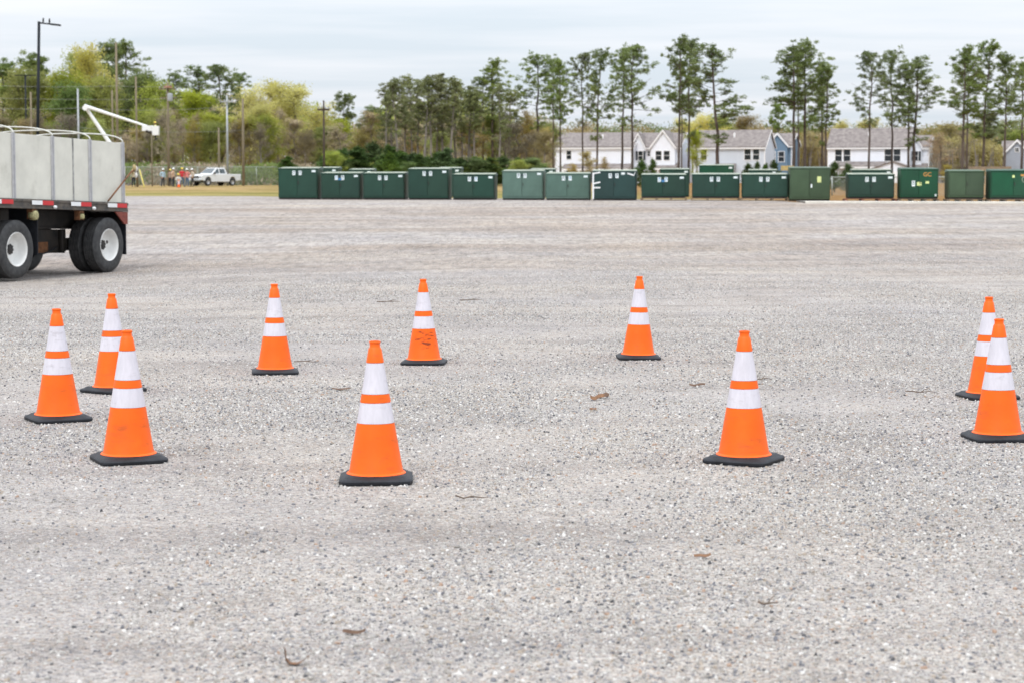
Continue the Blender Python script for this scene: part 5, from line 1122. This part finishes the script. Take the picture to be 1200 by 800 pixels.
# ------------------------------------------------------------------ people
SK = mat('skin', (.42, .24, .16), .6)
def person(loc, rz, shirt, trousers, helmet, label, pose='stand', seed=0, tall=1.76):
    rn = random.Random(seed); k = tall / 1.76; j = {}; E = []
    crouch = pose == 'crouch'
    hz = .93 if not crouch else .45
    def J(n, x, y, z, r, par=None):
        j[n] = (len(j), Vector((x, y, z)) * k, r * k)
        if par: E.append((j[par][0], j[n][0]))
    fw = .30 if crouch else .02      # y negative = facing direction
    J('pelvis', 0, 0, hz, .135); J('waist', 0, -.01 - fw * .2, hz + .17, .125, 'pelvis'); J('chest', 0, -.02 - fw * .5, hz + .38, .15, 'waist'); J('neckb', 0, -.01 - fw * .6, hz + .53, .075, 'chest'); J('neck', 0, -.03 - fw * .62, hz + .60, .055, 'neckb')
    J('head', 0, -.045 - fw * .66, hz + .70, .092, 'neck'); J('crown', 0, -.035 - fw * .66, hz + .785, .075, 'head')
    for s, n in ((1, 'l'), (-1, 'r')):
        st = rn.uniform(.06, .13); sw = rn.uniform(-.08, .10)
        J('hip' + n, s * .09, 0, hz - .05, .098, 'pelvis')
        if crouch: J('knee' + n, s * .17, -.36, .47, .068, 'hip' + n); J('ankle' + n, s * .16, -.10, .10, .046, 'knee' + n)
        else: J('knee' + n, s * (.09 + st * .4), -.02 + sw * .4, .49, .066, 'hip' + n); J('ankle' + n, s * (.09 + st), sw, .09, .046, 'knee' + n)
        p = j['ankle' + n][1] / k; J('toe' + n, p.x + s * .03, p.y - .17, .045, .04, 'ankle' + n)
        J('sh' + n, s * .185, -.01 - fw * .5, hz + .49, .066, 'chest')
        bend = rn.choice(['down', 'hips', 'front']) if pose == 'stand' else 'front'
        el2 = {'down': (s * .25, .02 - fw * .5, hz + .20), 'hips': (s * .33, .05, hz + .24), 'front': (s * .24, -.04 - fw * .6, hz + .22)}[bend]
        wr = {'down': (s * .26, -.05, hz - .03), 'hips': (s * .17, -.05, hz + .05), 'front': (s * .11, -.28 - fw * .5, hz + .27)}[bend]
        J('el' + n, *el2, .046, 'sh' + n); J('wr' + n, *wr, .032, 'el' + n)
        d = (Vector(wr) - Vector(el2)).normalized(); pm = Vector(wr) + d * .07; J('palm' + n, *pm, .034, 'wr' + n)
    me = bpy.data.meshes.new('p'); me.from_pydata([q_[1] for q_ in j.values()], E, []); ob = bpy.data.objects.new('p', me); COL.objects.link(ob)
    ob.modifiers.new('s', 'SKIN')
    for i, q_ in enumerate(j.values()):
        sv = me.skin_vertices[0].data[i]; sv.radius = (q_[2], q_[2]); sv.use_root = i == 0
    for n in ('chest', 'waist', 'pelvis'):
        sv = me.skin_vertices[0].data[j[n][0]]; sv.radius = (j[n][2] * 1.12, j[n][2] * .82)
    sd_ = ob.modifiers.new('u', 'SUBSURF'); sd_.levels = 2; sd_.render_levels = 2
    bpy.context.view_layer.update(); dg = bpy.context.evaluated_depsgraph_get(); me2 = bpy.data.meshes.new_from_object(ob.evaluated_get(dg)); bpy.data.objects.remove(ob)
    me2.materials.clear()
    for m_ in (SK, shirt, trousers, M['black']): me2.materials.append(m_)
    bm = bmesh.new(); bm.from_mesh(me2)
    tb = MB()
    for s, n in ((1, 'l'), (-1, 'r')):          # five tapered fingers rooted inside each palm
        wv_, pl_ = j['wr' + n][1], j['palm' + n][1]; d = (pl_ - wv_).normalized(); sd2 = d.cross(Vector((0, 0, 1))); sd2 = (sd2 if sd2.length > .2 else Vector((0, 1, 0))).normalized(); dn = sd2.cross(d)
        for q_ in range(4):
            o_ = sd2 * (.021 * (q_ - 1.5)); Lf = (.07, .08, .075, .058)[q_]; tb.tube([pl_ + o_ * .8, pl_ + o_ + d * (.03 + Lf * .5), pl_ + o_ + d * (.03 + Lf) - dn * .02], [.010, .009, .007], 6)
        tb.tube([pl_ - sd2 * .02 - d * .03, pl_ - sd2 * .05 + d * .01, pl_ - sd2 * .052 + d * .045], [.012, .010, .008], 6)
    hd = j['head'][1]
    tb.tube([hd + Vector((0, -.075, .0)), hd + Vector((0, -.112, -.012))], [.018, .010], 6)      # nose
    for s in (-1, 1): tb.tube([hd + Vector((s * .082, .0, -.01)), hd + Vector((s * .10, .01, .0))], [.026, .020], 6)   # ears
    k0 = len(bm.verts); vv = [bm.verts.new(q_) for q_ in tb.v]; nf = len(bm.faces)
    for f_ in tb.f: bm.faces.new([vv[i] for i in f_])
    bm.faces.ensure_lookup_table(); zb_ = (hz + .02) * k; nz_ = j['neckb'][1].z + .015
    for i, f_ in enumerate(bm.faces):
        c = f_.calc_center_median(); f_.smooth = True
        near_hand = min((c - j['palm' + n][1]).length for n in 'lr') < .09 * k
        if i >= nf or near_hand or c.z > nz_: f_.material_index = 0
        elif c.z > zb_ or abs(c.x) > .20 * k and c.z > .3 or any((c - j['el' + n][1]).length < .17 for n in 'lr') or any((c - j['wr' + n][1]).length < .07 for n in 'lr'): f_.material_index = 1
        elif c.z < .11 * k: f_.material_index = 3
        else: f_.material_index = 2
    bm.to_mesh(me2); bm.free()
    root = link('person', me2); root.location = loc; root.rotation_euler = (0, 0, rz)
    tag(root, label, 'person')
    q = MB(); c = j['crown'][1]; q.lathe([(.15, -.005), (.152, .002), (.116, .012), (.114, .05), (.095, .095), (.055, .122), (.001, .13)], 20, 'z', (c.x, c.y - .01, c.z - .03)); q.build('hard_hat', helmet, root, smooth=True, auto=True)
    q = MB(); q.lathe([(.001, .02), (.1, .0), (.104, -.09), (.085, -.12), (.001, -.12)], 14, 'z', (c.x, c.y + .025, c.z + .0)); q.build('hair', mat('brown hair', (.05, .03, .02), .8), root, smooth=True)
    return root
cl = lambda n, c: mat(n, c, .85, var=.12, vscale=8)
navy, jeans, khaki = cl('dark trousers', (.02, .025, .035)), cl('blue jeans', (.07, .12, .20)), cl('black trousers', (.03, .03, .03))
yel, whi = mat('yellow helmet', (.80, .62, .08), .35), mat('white helmet', (.78, .80, .80), .35)
def ppl(px, Y, rz, *a_, **k): return person(foot(px, Y), R(rz), *a_, **k)
ppl(191, 196, 40, cl('light blue shirt', (.38, .52, .62)), navy, whi, 'person in light blue shirt and white hard hat standing apart at left', seed=1)
ppl(203, 195, 70, cl('tan shirt', (.52, .36, .25)), navy, whi, 'person in tan shirt, dark trousers and pale hard hat', seed=2, tall=1.82)
ppl(213.5, 193, 20, cl('deep red shirt', (.55, .02, .04)), jeans, yel, 'person in deep red shirt, blue jeans and yellow hard hat', seed=3, tall=1.84)
ppl(219.8, 196, -30, cl('salmon shirt', (.62, .22, .20)), jeans, whi, 'person in salmon shirt and blue jeans beside the deep red shirt', seed=4)
ppl(225.8, 194, -60, cl('beige shirt', (.50, .42, .34)), khaki, whi, 'person in beige shirt nearest to the pickup bonnet', seed=6)
ppl(209.2, 190, 10, cl('white shirt', (.62, .60, .58)), jeans, yel, 'person crouching behind a small orange cone with yellow hard hat', pose='crouch', seed=7)
ppl(156.5, 192, 30, cl('pale khaki shirt', (.48, .42, .30)), navy, yel, 'person partly hidden by the trailer rear corner', seed=8)
ppl(199.3, 199, 150, cl('dusty brown shirt', (.30, .22, .17)), navy, yel, 'person in dusty brown shirt between light blue and tan shirts', seed=9, tall=1.70)
wk = person(Vector((0, 0, 0)), R(-60), cl('hi vis yellow shirt', (.55, .58, .22)), navy, yel, 'person in pale yellow shirt working from the raised lift bucket', seed=5)
wk.location = a + Vector((0, 0, 0)); bcw = bc + foot(143, 190); wk.location = bcw + Vector((0, 0, .06)); wk.location.z = at(183, 143.4, 190).z - 1.76
# two small orange cones by the people
for px, Y, lab in ((209.6, 188, 'tiny distant orange cone in front of the crouching person'),):
    o = copy_tree(cone0); o.location = foot(px, Y); o.rotation_euler = (0, 0, 0); tag(o, lab, 'traffic cone')
# a low mound of red clay marks on the grass
# ------------------------------------------------------------------ litter on the gravel
lm1 = mat('dry brown leaf', (.19, .095, .045), .8, var=.4, vscale=60); lm2 = mat('dark dry leaf', (.11, .06, .035), .85, var=.4, vscale=60); tw = mat('dry twig', (.13, .095, .07), .9, var=.3, vscale=60)
def leaf(px, py, L_, wd, m, label, curl=.02, rz=0, seed=0):
    rn = random.Random(seed); q = MB(); n = 7; top_, bot_ = [], []
    for i in range(n):
        t = i / (n - 1); ww = wd * math.sin(math.pi * (.06 + .88 * t)) ** .8 * rn.uniform(.75, 1.2); x = (t - .5) * L_; z = .006 + curl * (.35 * (2 * t - 1) ** 2 + .4 * t + .25 * math.sin(7 * t + seed)) + rn.uniform(0, .003)
        for s in (-1, 0, 1): top_.append((x, s * ww, z + (s + 1) * curl * .35))
    vs = top_ + [(x, y, z - .0012) for x, y, z in top_]; N_ = len(top_); fs = []
    for i in range(n - 1):
        for s in (0, 1):
            a_ = i * 3 + s; fs.append((a_, a_ + 1, a_ + 4, a_ + 3)); fs.append((N_ + a_ + 3, N_ + a_ + 4, N_ + a_ + 1, N_ + a_))
    q.add(vs, fs); o = q.build('dead_leaf', m, smooth=True); o.location = gpt(px, py); o.rotation_euler = (0, 0, R(rz)); tag(o, label, 'leaf', 'dead leaves on the gravel'); return o
def twig(px, py, L_, label, rz=0, seed=0, r=.004, fork=True):
    rn = random.Random(seed); q = MB(); pts = [(L_ * (t - .5), rn.uniform(-.01, .01), r + .006 + rn.uniform(0, .012)) for t in (0, .25, .5, .75, 1)]; q.tube(pts, [r, r, r * .9, r * .7, r * .4], 6)
    if fork: q.tube([pts[2], (pts[2][0] + L_ * .15, .03, .03), (pts[2][0] + L_ * .3, .05, .035)], [r * .7, r * .5, r * .3], 5)
    o = q.build('twig', tw, smooth=True); o.location = gpt(px, py); o.rotation_euler = (0, 0, R(rz)); tag(o, label, 'twig', 'twigs on the gravel')
q = MB(); prof_ = [(-.016, .040), (-.014, .028), (-.013, .014), (-.006, .004), (.006, .003), (.016, .007), (.026, .017), (.032, .020)]
for sgn in (0, 1):
    k0 = len(q.v); q.add([(x + .0012 * sgn, y_ * w_, z + .0012 * sgn) for (x, z), w_ in zip(prof_, (.3, .7, 1, 1, .9, .8, .6, .2)) for y_ in (-.008, .008)], [(2 * k, 2 * k + 1, 2 * k + 3, 2 * k + 2) for k in range(7)])
o = q.build('dead_leaf', lm1, smooth=True); o.location = gpt(343, 779); o.scale = (1.7, 1.7, 1.5); tag(o, 'curled brown leaf standing up at the bottom edge below the nearest cone', 'leaf', 'dead leaves on the gravel')
leaf(700, 469, .10, .022, lm1, 'brown curled leaf between the nearest and the right large cone', .03, 4, 3)
leaf(707, 467, .09, .03, lm2, 'dark leaf lying against the brown curled leaf', .03, -30, 4)
leaf(695, 481, .05, .015, lm1, 'small orange brown leaf just in front of the two overlapping leaves', .01, 20, 5)
leaf(823, 655, .07, .012, lm1, 'tan leaf in the lower foreground below the right large cone', .01, 5, 6)
leaf(415, 744, .08, .012, lm2, 'thin dark leaf in the lower foreground right of the upright curled leaf', .01, -12, 7)
leaf(400, 457, .14, .02, lm2, 'flat dark leaf left of the nearest cone top', .008, 0, 8)
leaf(817, 453, .12, .02, lm2, 'small dark leaf left of the right large cone collar', .015, 0, 9)
twig(893, 446, .16, 'dark twig right behind the right large cone', 10, 1)
twig(553, 586, .16, 'thin dark twig right of the nearest cone foot', -6, 2, fork=False)
twig(1079, 461, .22, 'dark twig left of the two right hand cones', -8, 3)
twig(552, 353, .30, 'light twig behind the scuffed cone', 4, 4, r=.006)
twig(360, 426, .22, 'twig beside the clean lone cone', 8, 5)
twig(900, 712, .07, 'tiny dark twig in the lower right foreground', -10, 6)
twig(455, 355, .30, 'dark twig on the gravel left of the scuffed cone top', 0, 7, r=.007)
